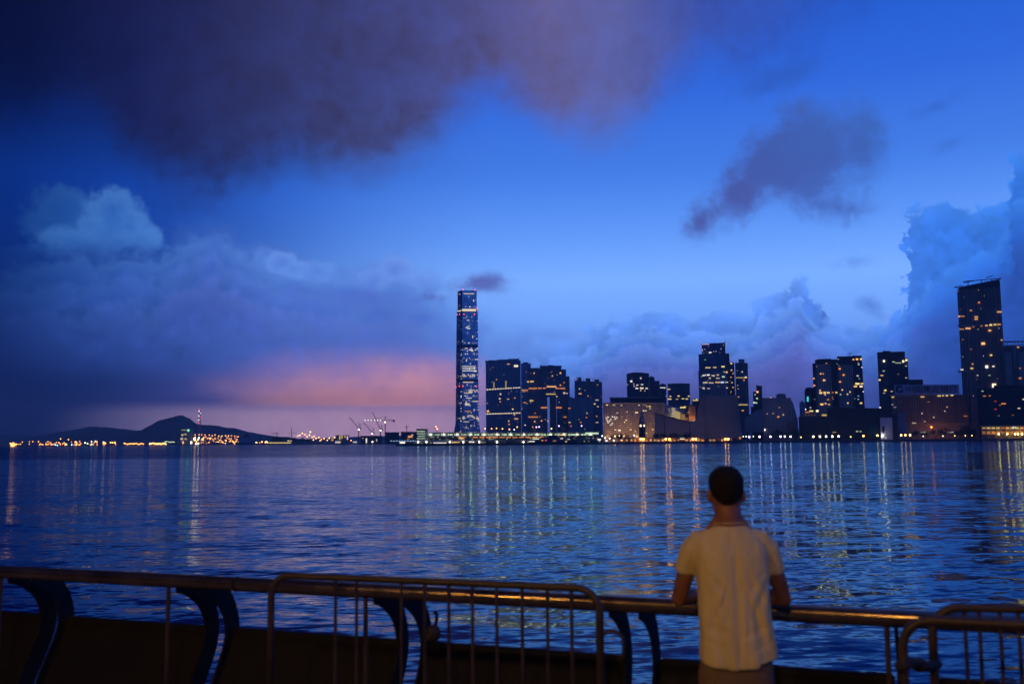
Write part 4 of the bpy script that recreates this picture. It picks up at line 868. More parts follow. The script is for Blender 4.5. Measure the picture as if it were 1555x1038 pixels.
# --- right of the middle: twin hotel, dark museum, striped tower, sign hotel
def right_side():
    b = Bld('twin_hotel', 'pair of joined hotel towers with pale window grids and a dark glass corner', 'hotel', 1272, 1900)
    g = facade('twin_hotel_grid', (0.66, 0.47, 0.38), (0.03, 0.03, 0.035), cw=4.6, fh=4.2, ww=0.56, wh=0.62, lit=0.05, strength=1.7)
    dg = facade('twin_hotel_glass', (0.03, 0.03, 0.04), (0.05, 0.06, 0.085), cw=3.5, fh=4.2, ww=0.85, wh=0.5, lit=0.05, col=(1, .65, .25), col2=(.85, .95, 1), strength=1.5, metal=0.5)
    st = plain('twin_hotel_stone', (0.25, 0.19, 0.17), 0.8, scale=0.06)
    b.block('left_tower', 1238, 1261, 553.6, g, depth=30); b.block('left_cap', 1237.4, 1261.6, 545.2, dg, dd=1, depth=26, yt2=544.4, ybot=553.6)
    b.block('left_edge', 1233.6, 1238, 551.4, dg, dd=3, depth=25)
    b.block('recess', 1261, 1271.6, 545.4, dg, dd=5, depth=25)
    b.block('right_tower', 1271.6, 1294, 553.4, g, depth=30); b.block('right_cap', 1271, 1294.4, 541, dg, dd=1, depth=26, yt2=540.4, ybot=553.4)
    b.block('glass_corner', 1294, 1308.4, 539.6, dg, dd=2, depth=28, x0b=1294, x1b=1310.6)
    b.block('roof_mast', 1290.6, 1291.2, 535.4, DARKMETAL, dd=8, depth=1, ybot=541); b.block('roof_boom', 1287.6, 1296, 536.2, DARKMETAL, dd=8, depth=1, ybot=536.8)
    for x in (1238.4, 1260.4, 1272, 1293.4): b.block('pilaster', x - .5, x + .5, 545.6, st, dd=-1, depth=1.9, ybot=625)
    b.lits([(1295.6, 545.6, 3, 2, 'w', 1.8), (1301.4, 545.2, 3.4, 2.4, 'w', 2.2), (1307.4, 545, 3, 2.4, 'w', 2.2), (1302, 582.4, 6.4, 2.6, 'y', 2.0), (1309, 582.2, 4.4, 1.8, 'y', 1.5), (1299, 586.4, 5, 2.4, 'w', 1.8), (1307.6, 586.4, 4.4, 2.6, 'p', 2.0), (1307.6, 611.8, 3.4, 2.2, 'y', 1.7), (1303.6, 601, 2.4, 1.4, 'b', .9), (1303.4, 605.8, 2.4, 1.4, 'b', 1.0), (1302.4, 570.4, 3.4, 2, 'h', .9), (1304, 553.2, 2.6, 1.6, 'g', .8), (1305, 574.8, 2, 1.4, 'b', .7)], dd=1.5)
    b.lits([(1246.4, 596.2, 4.4, 2.6, 'y', 1.6), (1252.4, 596, 3.8, 2.6, 'y', 1.6), (1258, 596, 3.8, 2.2, 'y', 1.3), (1251.4, 577, 3.4, 2.4, 'w', 1.9), (1246.2, 567.2, 2.6, 1.8, 'w', 1.5), (1250, 567.2, 2, 1.6, 'w', 1.0), (1248, 613.6, 4.6, 2.6, 'w', 2.1), (1258.8, 613.8, 3.4, 1.8, 'w', 1.0), (1257.4, 606.4, 3, 1.8, 'o', .9), (1275, 559.6, 3.2, 2.4, 'o', 1.7), (1281, 569, 3.2, 2.2, 'o', 1.6), (1275.6, 579.4, 3.2, 2.2, 'o', 1.5), (1276.4, 598.6, 2.4, 1.6, 'g', .8), (1255, 551.4, 2.4, 1.4, 'o', .9)], dd=-0.4)
    b.lits([(1235.8, 574.4, 2.6, 2.2, 'o', 1.5), (1236.4, 585, 3, 2.4, 'o', 1.6), (1264.6, 595.6, 2.6, 1.4, 'o', .9), (1270, 595.6, 3, 2, 'y', 1.5), (1264, 603, 2, 1.4, 'o', .7)], dd=2.4)
    b = Bld('round_tower', 'dark rounded tower carrying a small upright cyan sign beside the twin hotel', 'tower', 1230.5, 1930)
    bm = bmesh.new(); rows = []
    c = b.p(1231, 640, 12)
    for r, py in ((9.5, 668), (9.5, 594), (8.6, 590.6), (6.4, 588.6), (3, 587.8)):
        z = b.p(1231, py, 12).z; rows.append([bm.verts.new((c.x + r * math.cos(2 * PI * k / 20), c.y + r * math.sin(2 * PI * k / 20), z)) for k in range(20)])
    for i in range(len(rows) - 1):
        for k in range(20): bm.faces.new((rows[i][k], rows[i][(k + 1) % 20], rows[i + 1][(k + 1) % 20], rows[i + 1][k]))
    bm.faces.new(rows[-1]); obj('tower_body', bm, plain('dark_round_glass', (0.04, 0.05, 0.08), 0.3, 0.5, scale=0.1), b.root, smooth=True)
    b.lit(1226.6, 605.6, 2.6, 7.6, 'c', 1.3, dd=-1, name='cyan_sign')
    b = Bld('low_block', 'low block with a warm lit parapet in front of the round dark tower', 'low block', 1236, 1800)
    b.block('block_body', 1220.6, 1256, 627, plain('pink_stone', (0.38, 0.28, 0.25), 0.8), depth=20); b.block('parapet', 1220, 1256.6, 626.2, CONC, dd=-1, depth=22, ybot=627.4)
    b.lits([(1232, 623.8, 6, 2.2, 'y', 1.5), (1241, 623.6, 4, 3, 'p', 2.4), (1251.6, 630, 7, 2.2, 'y', .9), (1230.8, 618.6, 2.4, 1.6, 'p', 1.0), (1225.6, 625.4, 6, 1.6, 'o', .9)], dd=-1.4)
    for x in (1223.6, 1228, 1232.4, 1237): b.lit(x, 629.6, 1.6, 2, 'o', .25, dd=-0.4)
    b.lamp(1223.4, 621.2, .8, 'h', 7, dd=-2)
    b = Bld('far_tower', 'pale distant tower seen through the gap left of the round dark tower', 'tower', 1217, 3600)
    b.block('tower_body', 1213.6, 1222.4, 610.4, facade('far_gap_facade', (0.22, 0.24, 0.3), (0.1, 0.12, 0.18), lit=0.01), depth=40); b.block('roof_plant', 1216, 1220, 608.4, CONC, dd=4, depth=12, ybot=611)
    # dark museum with its white end wall
    b = Bld('museum', 'wide dark windowless museum with a stepped roof and a white wall at its end', 'museum', 1284, 1700)
    dm = plain('museum_dark_tile', (0.028, 0.032, 0.032), 0.6, scale=0.03, var=0.3)
    b.block('low_block', 1212.6, 1256, 632.4, dm, depth=40); b.block('high_block', 1256, 1352, 619.4, dm, dd=2, depth=40, yt2=620.4)
    b.block('end_block', 1352, 1362, 629, dm, dd=4, depth=36); b.block('roof_edge', 1255.4, 1352.6, 618.6, plain('museum_edge', (0.05, 0.07, 0.075), 0.5), dd=0.5, depth=42, yt2=619.6, ybot=620.4)
    b.block('white_wall', 1336.4, 1354.4, 633.8, plain('white_render', (0.60, 0.60, 0.66), 0.7, scale=0.1, var=0.1), dd=-12, depth=8)
    b.lamp(1340, 661.4, 1.2, 'h', 40, dd=-15, name='wall_lamp'); b.lamp(1332.6, 660.8, 1.3, 'y', 26, dd=-16, name='wall_lamp')
    b.block('wall_niche', 1339.4, 1343, 646.6, dm, dd=-12.3, depth=0.6, ybot=656)
    b.block('glazed_bay', 1319, 1333, 643, plain('green_glass', (0.02, 0.07, 0.06), 0.3), dd=-1, depth=2.6, ybot=661)
    b.lits([(1301.6, 654.6, 3, 1.4, 'g', 1.1), (1306.8, 654.8, 2.6, 1.2, 'g', .9), (1267, 656, 6, 1.6, 'y', .35)], dd=1)
    b = Bld('low_block', 'pale blue-grey windowless block between the white museum wall and the sign hotel', 'low block', 1369, 1730)
    b.block('block_body', 1362.4, 1376, 627, plain('blue_grey_render', (0.26, 0.28, 0.36), 0.7, scale=0.06), depth=20); b.block('roof_edge', 1362, 1376.4, 626.2, CONC, dd=-.6, depth=21.5, ybot=627.2)
    # tower with two bright corner lamps
    b = Bld('office_tower', 'dark square office tower with a bright lamp at each upper corner', 'office tower', 1355, 1900)
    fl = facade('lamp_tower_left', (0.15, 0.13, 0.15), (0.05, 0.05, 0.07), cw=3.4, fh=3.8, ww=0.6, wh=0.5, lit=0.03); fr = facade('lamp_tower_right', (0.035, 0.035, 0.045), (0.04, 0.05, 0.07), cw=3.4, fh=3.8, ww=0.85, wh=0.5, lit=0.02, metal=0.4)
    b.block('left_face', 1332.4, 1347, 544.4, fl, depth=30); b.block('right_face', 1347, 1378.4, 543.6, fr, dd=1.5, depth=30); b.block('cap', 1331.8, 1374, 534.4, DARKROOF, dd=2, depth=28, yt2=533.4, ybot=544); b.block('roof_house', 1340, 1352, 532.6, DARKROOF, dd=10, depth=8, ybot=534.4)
    for x, y, k in ((1342.4, 548, 'p'), (1371.6, 548.4, 'p'), (1376.4, 546.6, 'w')): b.lamp(x, y, 2.0, k, 3.2, dd=-1, name='corner_lamp')
    b.lits([(1339.2, 569.8, 4.4, 1.6, 'y', 1.1), (1335.8, 576.6, 3, 2.2, 'y', 1.8), (1344.4, 592.4, 3.4, 2.2, 'y', 1.8), (1336.4, 618.4, 2.6, 1.8, 'h', 1.6), (1342, 563, 3, 1.4, 'h', .8), (1342.6, 596.4, 3, 1.4, 'p', .7)], dd=-0.4)
    b.lits([(1357, 549.2, 4, 1.4, 'g', .9), (1364, 550.8, 9, 1.3, 'g', .7), (1376, 555.4, 3, 1.2, 'h', .8), (1376, 573.4, 3, 1.3, 'p', .8), (1354, 594, 3, 1.4, 'h', .8)], dd=1.1)
    b = Bld('low_block', 'dark roof block rising behind the rooftop sign of the long grid hotel', 'low block', 1388, 1880)
    b.block('block_body', 1378.4, 1401.4, 576, facade('dark_back_facade', (0.04, 0.04, 0.06), (0.04, 0.05, 0.07), lit=0.02), depth=30); b.block('side_step', 1357, 1378.4, 585.6, DARKROOF, dd=4, depth=20); b.lits([(1392.4, 590, 4, 2, 'y', 1.4), (1397.4, 590, 3.4, 1.6, 'p', 1.4)], dd=-0.4)
    # long grid hotel with the rooftop sign
    b = Bld('hotel', 'long brown hotel gridded with balconies, large rooftop sign and lit podium', 'hotel', 1414, 1740)
    g = facade('grid_hotel_facade', (0.36, 0.22, 0.16), (0.03, 0.028, 0.03), cw=3.7, fh=3.5, ww=0.66, wh=0.6, lit=0.012, strength=1.2)
    hs = plain('grid_hotel_stone', (0.36, 0.23, 0.165), 0.8, scale=0.08)
    b.block('main_block', 1352.6, 1471, 601.4, g, depth=30, ybot=641); b.block('roof_slab', 1350.6, 1473, 598.6, hs, dd=-2, depth=34, ybot=601.4); b.block('base_slab', 1372, 1472, 640.4, hs, dd=-2, depth=34, ybot=643); b.block('podium', 1376, 1470, 643, hs, dd=1, depth=28)
    b.block('end_tower', 1472, 1483.6, 604.6, plain('mauve_render', (0.27, 0.22, 0.26), 0.8, scale=0.06), dd=2, depth=28); b.block('dark_corner', 1352.4, 1354, 602, DARKROOF, dd=-.6, depth=1, ybot=641)
    for x0, x1, n in ((1354, 1470, 24),):
        for i in range(n): b.block('balcony_fin', x0 + (x1 - x0) * i / (n - 1) - .3, x0 + (x1 - x0) * i / (n - 1) + .3, 601.4, hs, dd=-1.1, depth=1.08, ybot=640.4)
    b.lits([(1355.8, 602.6, 3.8, 1.5, 'y', 1.4), (1400.8, 602.2, 6, 1.4, 'y', 1.2), (1426, 600.8, 5, 1.6, 'y', 1.6), (1432, 600.4, 3, 1.6, 'y', 1.3), (1438, 600.4, 3.4, 1.6, 'y', 1.6), (1445.6, 600, 4.4, 1.6, 'y', 1.6), (1466, 631.4, 6, 1.2, 'o', .6), (1355, 614, 3, 1.2, 'h', .5), (1359, 618, 4, 1.2, 'h', .4), (1410, 610, 4, 1.1, 'w', .35), (1388, 642, 6, 1.6, 'p', .6)], dd=-2.5)
    b.lamp(1414.4, 648.2, 1.5, 'o', 9, dd=-3, name='podium_lamp'); b.lit(1402, 656, 8, 1.6, 'g', .5, dd=-6); b.lit(1443.4, 656, 10, 2.2, 'h', .6, dd=-20)
    l = bpy.data.lights.new('facade_spot', 'SPOT'); l.energy = 15000; l.color = (1.0, 0.45, 0.16); l.shadow_soft_size = 0.6; l.spot_size = R(160); l.spot_blend = 1.0
    o = bpy.data.objects.new('facade_spot', l); COL.objects.link(o); o.rotation_euler = (b.dir + Vector((0, 0, .45))).to_track_quat('-Z', 'Y').to_euler(); o.location = b.p(1418, 656, -48); o.parent = b.root; o.matrix_parent_inverse = parent_inv(b.root)
    # the rooftop sign: a frame, a ring logo and six characters
    sg = Bld('rooftop_sign', 'long rooftop sign with a ring logo and six dark Chinese characters above the grid hotel', 'sign', 1406, 1737)
    sg.block('sign_frame', 1357.4, 1456, 584.2, plain('sign_frame_steel', (0.42, 0.45, 0.60), 0.6, 0.3, scale=0.1), dd=3, depth=1.5, yt2=583.4, ybot=598.6)
    ch = plain('sign_character', (0.02, 0.018, 0.03), 0.6)
    q0, q1 = sg.p(1376, 596.4, 2.4), sg.p(1453.6, 595.6, 2.4); wid = (q1 - q0).length
    cu = bpy.data.curves.new('sign_text', 'FONT'); cu.body = '中国建设银行'; cu.extrude = 0.02
    tmp = bpy.data.objects.new('sign_text', cu); COL.objects.link(tmp)
    me = bpy.data.meshes.new_from_object(tmp.evaluated_get(bpy.context.evaluated_depsgraph_get()))
    bpy.data.objects.remove(tmp)
    xs = [v.co.x for v in me.vertices]; ys = [v.co.y for v in me.vertices]
    k = wid / (max(xs) - min(xs)); ey = sg.p(1415, 585.6, 2.4).z - sg.p(1415, 596.2, 2.4).z
    ky = ey / (max(ys) - min(ys)); ax = (q1 - q0).normalized()
    for v in me.vertices:
        x, y, z = (v.co.x - min(xs)) * k, (v.co.y - min(ys)) * ky, v.co.z * 14
        v.co = q0 + ax * x + Vector((0, 0, y)) - sg.dir * z
    obj_me('sign_lettering', me, ch, sg.root)
    bm = bmesh.new(); c = sg.p(1366, 590.6, 2.2); n = 28; r0, r1 = 3.4, 6.6
    A = []
    for rr, off in ((r0, 0), (r1, 0), (r1, .4), (r0, .4)):
        A.append([bm.verts.new(c + ax * rr * math.cos(.5 + 5.6 * i / (n - 1)) + Vector((0, 0, rr * math.sin(.5 + 5.6 * i / (n - 1)))) - sg.dir * off) for i in range(n)])
    for i in range(n - 1):
        for a_, b_ in ((0, 1), (1, 2), (2, 3), (3, 0)): bm.faces.new((A[a_][i], A[b_][i], A[b_][i + 1], A[a_][i + 1]))
    obj('sign_logo', bm, ch, sg.root)
    for i in range(7): sg.block('sign_strut', 1362 + i * 14.6, 1362.6 + i * 14.6, 586, DARKMETAL, dd=4.6, depth=4, ybot=599)
    # tall dark tower with the slanted roof
    b = Bld('skyscraper', 'tall dark slab tower with a slanted roof frame and scattered warm windows', 'skyscraper', 1489, 1720)
    f = facade('slanted_tower_facade', (0.28, 0.20, 0.17), (0.05, 0.055, 0.08), cw=2.2, fh=3.6, ww=0.5, wh=0.5, lit=0.012, strength=1.6, metal=0.3, pier=3)
    b.block('left_slab', 1453.2, 1483, 440, f, depth=26, yt2=431.4, x0b=1453.6, x1b=1483.4); b.block('right_slab', 1484, 1518.4, 431, f, dd=1, depth=26, yt2=426.4, x0b=1484.4, x1b=1519)
    b.block('recess', 1482.8, 1484.4, 433, plain('recess_pale', (0.5, 0.42, 0.42), 0.7), dd=3, depth=5)
    b.block('roof_slab', 1455.6, 1517.6, 436, DARKROOF, dd=-2, depth=30, yt2=423.6, ybot=437)
    fr = DARKMETAL
    for a_, c_ in (((1449, 436), (1462, 433.6)), ((1449, 436), (1457, 437.6)), ((1462, 427.4), (1520.4, 422.4)), ((1520.4, 422.4), (1514, 426.6)), ((1498, 421.6), (1508, 418.4)), ((1463, 429.4), (1482, 425.6)), ((1470, 434), (1470, 427)), ((1490, 430), (1490, 425)), ((1506, 427), (1506, 423.6))):
        bm = bmesh.new(); tube_path(bm, [b.p(*a_, -3), b.p(*c_, -3)], 0.75, 6); obj('roof_strut', bm, fr, b.root)
    b.ribs(1456, 1517, 12, 437, 640, plain('tower_rib', (0.36, 0.27, 0.24), 0.7, scale=0.05), wpx=0.7, out=0.8)
    b.lits([(1456.6, 480.2, 3.4, 1.8, 'w', 1.5), (1462, 480, 5, 1.4, 'o', .9), (1482.4, 481, 5, 1.6, 'w', 1.5), (1482.4, 484.4, 5, 1.6, 'w', 1.4), (1517.6, 473.4, 7, 1.7, 'w', 1.4), (1486.6, 459.2, 3, 1.8, 'o', 1.4), (1474.4, 471.2, 3, 1.5, 'w', 1.1), (1460, 499.6, 7, 1.4, 'o', .9), (1470, 498.4, 8, 2.2, 'w', 1.5), (1478, 496, 3, 1.2, 'o', .7), (1490.4, 494.6, 2.6, 1.4, 'o', .9),
            (1498, 494, 4, 1.6, 'y', 1.3), (1504.6, 493.2, 4, 2.4, 'y', 1.8), (1511, 492.6, 4, 2, 'y', 1.5), (1517, 492.4, 5, 1.6, 'w', 1.2), (1503, 501.6, 4.4, 2.2, 'w', 1.6), (1493, 521.4, 5.4, 3.4, 'w', 2.4), (1505, 539, 3.4, 2, 'y', 1.7), (1498.4, 556.6, 4.4, 4, 'h', 2.0), (1508.4, 556, 3.4, 1.8, 'h', 1.6), (1460.8, 561, 4.4, 1.6, 'p', 1.5), (1475.8, 559, 4, 1.8, 'y', 1.4), (1477, 552.4, 2.4, 1.6, 'w', 1.2), (1509.6, 585, 6, 5.6, 'p', 2.6),
            (1484.4, 569.6, 2.4, 1.4, 'h', .9), (1502.6, 569.6, 3, 1.3, 'g', .7), (1474.6, 530, 2, 1.3, 'o', .6), (1462, 515.4, 2, 1.3, 'o', .6)], dd=-1.2)
    for y in (492, 562): b.block('light_shelf', 1454.6, 1518, y + .8, plain('tower_rib', (0.36, 0.27, 0.24), 0.7), dd=-1, depth=.9, ybot=y + 2)
    # neighbour with a crown frame, running out of the picture
    b = Bld('office_tower', 'dark tower with pale window strips and an open crown frame beside the slanted tower', 'office tower', 1548, 1690)
    f = facade('crown_frame_facade', (0.24, 0.18, 0.16), (0.04, 0.04, 0.055), cw=3, fh=3.5, ww=0.5, wh=0.5, lit=0.012)
    fs = facade('pale_strip_facade', (0.5, 0.40, 0.38), (0.03, 0.03, 0.04), cw=1.6, fh=2.4, ww=0.5, wh=0.55, lit=0.01)
    b.block('tower_body', 1522.6, 1578, 525.4, f, depth=28); b.block('left_step', 1514, 1523, 528, f, dd=4, depth=20)
    for x0, x1 in ((1525, 1535.6), (1546, 1556.6), (1566, 1576)): b.block('window_strip', x0, x1, 534.4, fs, dd=-0.8, depth=.8, ybot=587)
    pale = plain('crown_frame_stone', (0.6, 0.5, 0.5), 0.7, scale=0.1)
    b.block('crown_beam', 1522.4, 1578, 517.4, pale, dd=-1, depth=4, ybot=519); b.block('crown_base', 1522.4, 1578, 523.4, pale, dd=-1, depth=4, ybot=524.6)
    for i in range(10): b.block('crown_post', 1523 + i * 5.8, 1523.9 + i * 5.8, 519, pale, dd=0, depth=2, ybot=523.4)
    for x in (1539.4, 1541.6): b.block('pale_line', x - .3, x + .3, 527, pale, dd=-.6, depth=.5, ybot=560)
    b.lits([(1546, 527, 3, 1.6, 'w', 1.3), (1549, 574, 4, 2.4, 'o', .9), (1521, 516, 2.6, 1.8, 'w', 1.2), (1549, 559, 3, 1.4, 'o', .6)], dd=-1.4)
    b = Bld('dark_block', 'massive dark block with scattered orange windows above the golden pavilion', 'building', 1535, 1640)
    f = facade('massive_dark_facade', (0.026, 0.020, 0.020), (0.025, 0.022, 0.026), cw=4, fh=3.6, ww=0.7, wh=0.5, lit=0.006)
    b.block('main_block', 1484, 1590, 590.4, f, depth=40); b.block('upper_block', 1509, 1590, 584.6, f, dd=3, depth=34, ybot=591); b.block('parapet', 1483.4, 1590, 589.8, DARKROOF, dd=-.6, depth=40, ybot=591)
    b.lits([(1492, 593.6, 3, 1.4, 'g', .8), (1495, 601, 4.4, 1.5, 'o', .9), (1503, 600.6, 3, 1.4, 'o', .9), (1511.6, 609, 3, 1.4, 'r', .7), (1524, 612.6, 7, 1.8, 'o', 1.1), (1511.8, 621, 4, 1.4, 'r', .6), (1547.4, 619.6, 4, 1.6, 'p', 1.2), (1554, 606, 2.4, 1.8, 'p', 1.4), (1518.6, 615, 3, 1.1, 'o', .6), (1538, 630, 3, 1.2, 'o', .4)], dd=-0.4)
    b = Bld('pavilion', 'golden lit two-level waterfront pavilion below the massive dark block', 'pavilion', 1535, 1590)
    gw = plain('pavilion_stone', (0.40, 0.28, 0.15), 0.8, scale=0.2)
    b.block('back_wall', 1489.6, 1586, 647, gw, dd=8, depth=10); b.block('roof', 1488, 1587, 645.4, gw, dd=0, depth=20, ybot=647.2); b.block('floor_slab', 1489, 1587, 651.6, gw, dd=1, depth=8, ybot=652.6)
    for i in range(14): b.block('column', 1490 + i * 7.2, 1491 + i * 7.2, 647.2, gw, dd=1.4, depth=1.6, ybot=664)
    for i in range(13):
        b.lit(1494 + i * 7.2, 649.6, 5.6, 3, random.choice(('y', 'w', 'o')), random.choice((.55, .8, 1.0)), dd=7.6, name='lit_bay')
        b.lit(1494 + i * 7.2, 656.6, 5.6, 4.4, random.choice(('o', 'w', 'o')), random.choice((.4, .6, .9)), dd=7.6, name='lit_bay')
    for x in (1516.6, 1529.6, 1541.6, 1546, 1552): b.lamp(x, 658.6, 1.15, 'y', 34, dd=-3, name='quay_lamp')
    b.lit(1540, 648.6, 5, 2, 'h', 1.6, dd=7.4)
right_side()

# ------------------------------------------------------------------ trees along the far shore
LEAF = plain('leaf_dark_green', (0.035, 0.055, 0.025), 0.8, scale=0.3, var=0.5); BARK = plain('tree_bark', (0.06, 0.045, 0.03), 0.9, scale=0.5)
def tree_mesh(seed, w, h, palm=False):
    rnd = random.Random(seed); bm = bmesh.new()
    lobes = [(Vector((rnd.uniform(-.5, .5) * w, rnd.uniform(-.4, .4) * w, h * rnd.uniform(.45, .85))), rnd.uniform(.22, .42) * w) for _ in range(6)]
    for c, r in lobes:
        for _ in range(64):
            d = Vector((rnd.gauss(0, 1), rnd.gauss(0, 1), rnd.gauss(0, .8))).normalized() * r * rnd.uniform(.45, 1.08)
            p = c + d; s = rnd.uniform(.35, .8)
            a = Vector((rnd.gauss(0, 1), rnd.gauss(0, 1), rnd.gauss(0, 1))).normalized(); e = a.orthogonal().normalized(); g = a.cross(e)
            bm.faces.new([bm.verts.new(p + e * s * x + g * s * .7 * y) for x, y in ((-1, -.3), (0, -.7), (1, .2), (.2, .8))])
    me = bpy.data.meshes.new('crown'); bm.to_mesh(me); bm.free()
    bm = bmesh.new(); tube_path(bm, [(0, 0, -.4), (.1, 0, h * .25), (-.1, .1, h * .5), (.2, 0, h * .72)], [.42, .32, .24, .1], 7)
    for s in (-1, 1): tube_path(bm, [(0, 0, h * .38), (s * w * .2, .1, h * .55), (s * w * .34, .2, h * .68)], [.18, .13, .06], 6)
    mt = bpy.data.meshes.new('trunk'); bm.to_mesh(mt); bm.free()
    for m_, mm in ((me, LEAF), (mt, BARK)): m_.materials.append(mm)
    return me, mt
TM = [tree_mesh(i, 11 + i, 9.5 + i * .8) for i in range(4)]
def tree(px, Y, hpx, wpx, label, group):
    c = at_y(px, hor(px), Y); k = Y / F
    t = thing('tree', label, 'tree', (c.x, c.y, LANDZ), group)
    me, mt = TM[int(px) % 4]; i = int(px) % 4
    t.rotation_euler.z = px * 1.3
    t.scale = (wpx * k / (11 + i), wpx * k / (11 + i), hpx * k / (9.5 + i * .8))
    for nm, m_ in (('crown', me), ('trunk', mt)):
        o = bpy.data.objects.new(nm, m_); COL.objects.link(o); o.parent = t
for i in range(9): tree(996 + i * 6.6, 1622, 11 + (i * 5) % 3, 10, 'dark tree in the row in front of the sloped wing of the arts hall', 'trees in front of the arts hall')
for x in (931, 938, 944, 951): tree(x, 1700, 11, 8, 'street-lit tree at the foot of the warm brown hotel', 'trees at the foot of the long hotel')
for i in range(7): tree(1171 + i * 6.2, 1690, 12 + (i * 7) % 4, 10, 'dark waterfront tree in front of the pale pinkish hotel', 'trees in front of the pinkish hotel')
for i in range(9): tree(1421 + i * 7.4, 1650, 13 + (i * 5) % 5 + (5 if i in (2, 6) else 0), 11, 'dark tree in the clump in front of the long grid hotel', 'trees in front of the grid hotel')
for i in range(4): tree(1385 + i * 7.5, 1660, 10 + i % 2 * 2, 9, 'small dark tree near the three quay lamps by the grid hotel podium', 'trees by the hotel podium')
for i in range(5): tree(450 + i * 5.2, 3600, 6.4 + i % 3, 8, 'low dark tree on the left headland beside the construction cranes', 'trees on the left headland')

# ------------------------------------------------------------------ promenade lamps across the water
def lamp_proto(r, key, k, h, label, group):
    t = thing('street_lamp', label, 'street lamp', (0, 0, 0), group)
    bm = bmesh.new(); tube_path(bm, [(0, 0, 0), (0, 0, h)], [0.12, 0.08], 6); obj('pole', bm, DARKMETAL, t)
    bm = bmesh.new(); add_ball(bm, (0, 0, h + r * .9), r, seg=8, rings=6); obj('globe', bm, lamp_mat(key, round(k * 0.46, 2)), t)
    return t
def lamp_row(lst, r, key, k, h, label, group, Y):
    pr = None
    for x in lst:
        yy = Y
        c = at_y(x, hor(x), yy)
        if pr is None:
            pr = lamp_proto(r, key, k, h, label, group); pr.location = (c.x, c.y, LANDZ)
        else: copy_tree(pr, (c.x, c.y, LANDZ))
lamp_row((1137.8, 1153.4, 1170, 1185.4), 1.35, 'v', 26, 5.2, 'violet-white globe lamp on the quay right of the arts hall', 'violet quay lamps right of the arts hall', 1650)
lamp_row((1192, 1200.4), 1.3, 'h', 20, 5.2, 'white globe lamp on the quay below the pale pinkish hotel', 'quay lamps below the pinkish hotel', 1650)
lamp_row((1235, 1245.2, 1254.6, 1264, 1273.6), 1.45, 'p', 26, 4.6, 'bright white lamp in the row of five on the quay below the dark museum', 'row of five museum quay lamps', 1650)
lamp_row((1216.4, 1292), 0.9, 'y', 12, 4.2, 'small yellow lamp on the quay at either end of the five museum lamps', 'small yellow quay lamps', 1652)
lamp_row((1311.2,), 1.4, 'w', 24, 5.0, 'single warm lamp on the quay before the glazed museum bay', 'warm quay lamp', 1650)
lamp_row((1368.6, 1375, 1382.2), 1.5, 'w', 22, 5.6, 'warm lamp in the group of three on the quay beside the white museum wall', 'three lamps beside the white wall', 1650)
lamp_row((1128.6, 1133, 1144), 0.8, 'g', 9, 6.4, 'little greenish lamp at the right foot of the arts hall', 'little greenish lamps', 1660)
lamp_row((1450, 1466, 1476), 0.8, 'y', 9, 4.5, 'small yellow lamp on the quay among the dark trees by the grid hotel', 'small lamps among the trees', 1610)
lamp_row((1402, 1432), 0.8, 'h', 9, 4.2, 'small white lamp at the edge of the hotel podium lawn', 'podium lawn lamps', 1645)

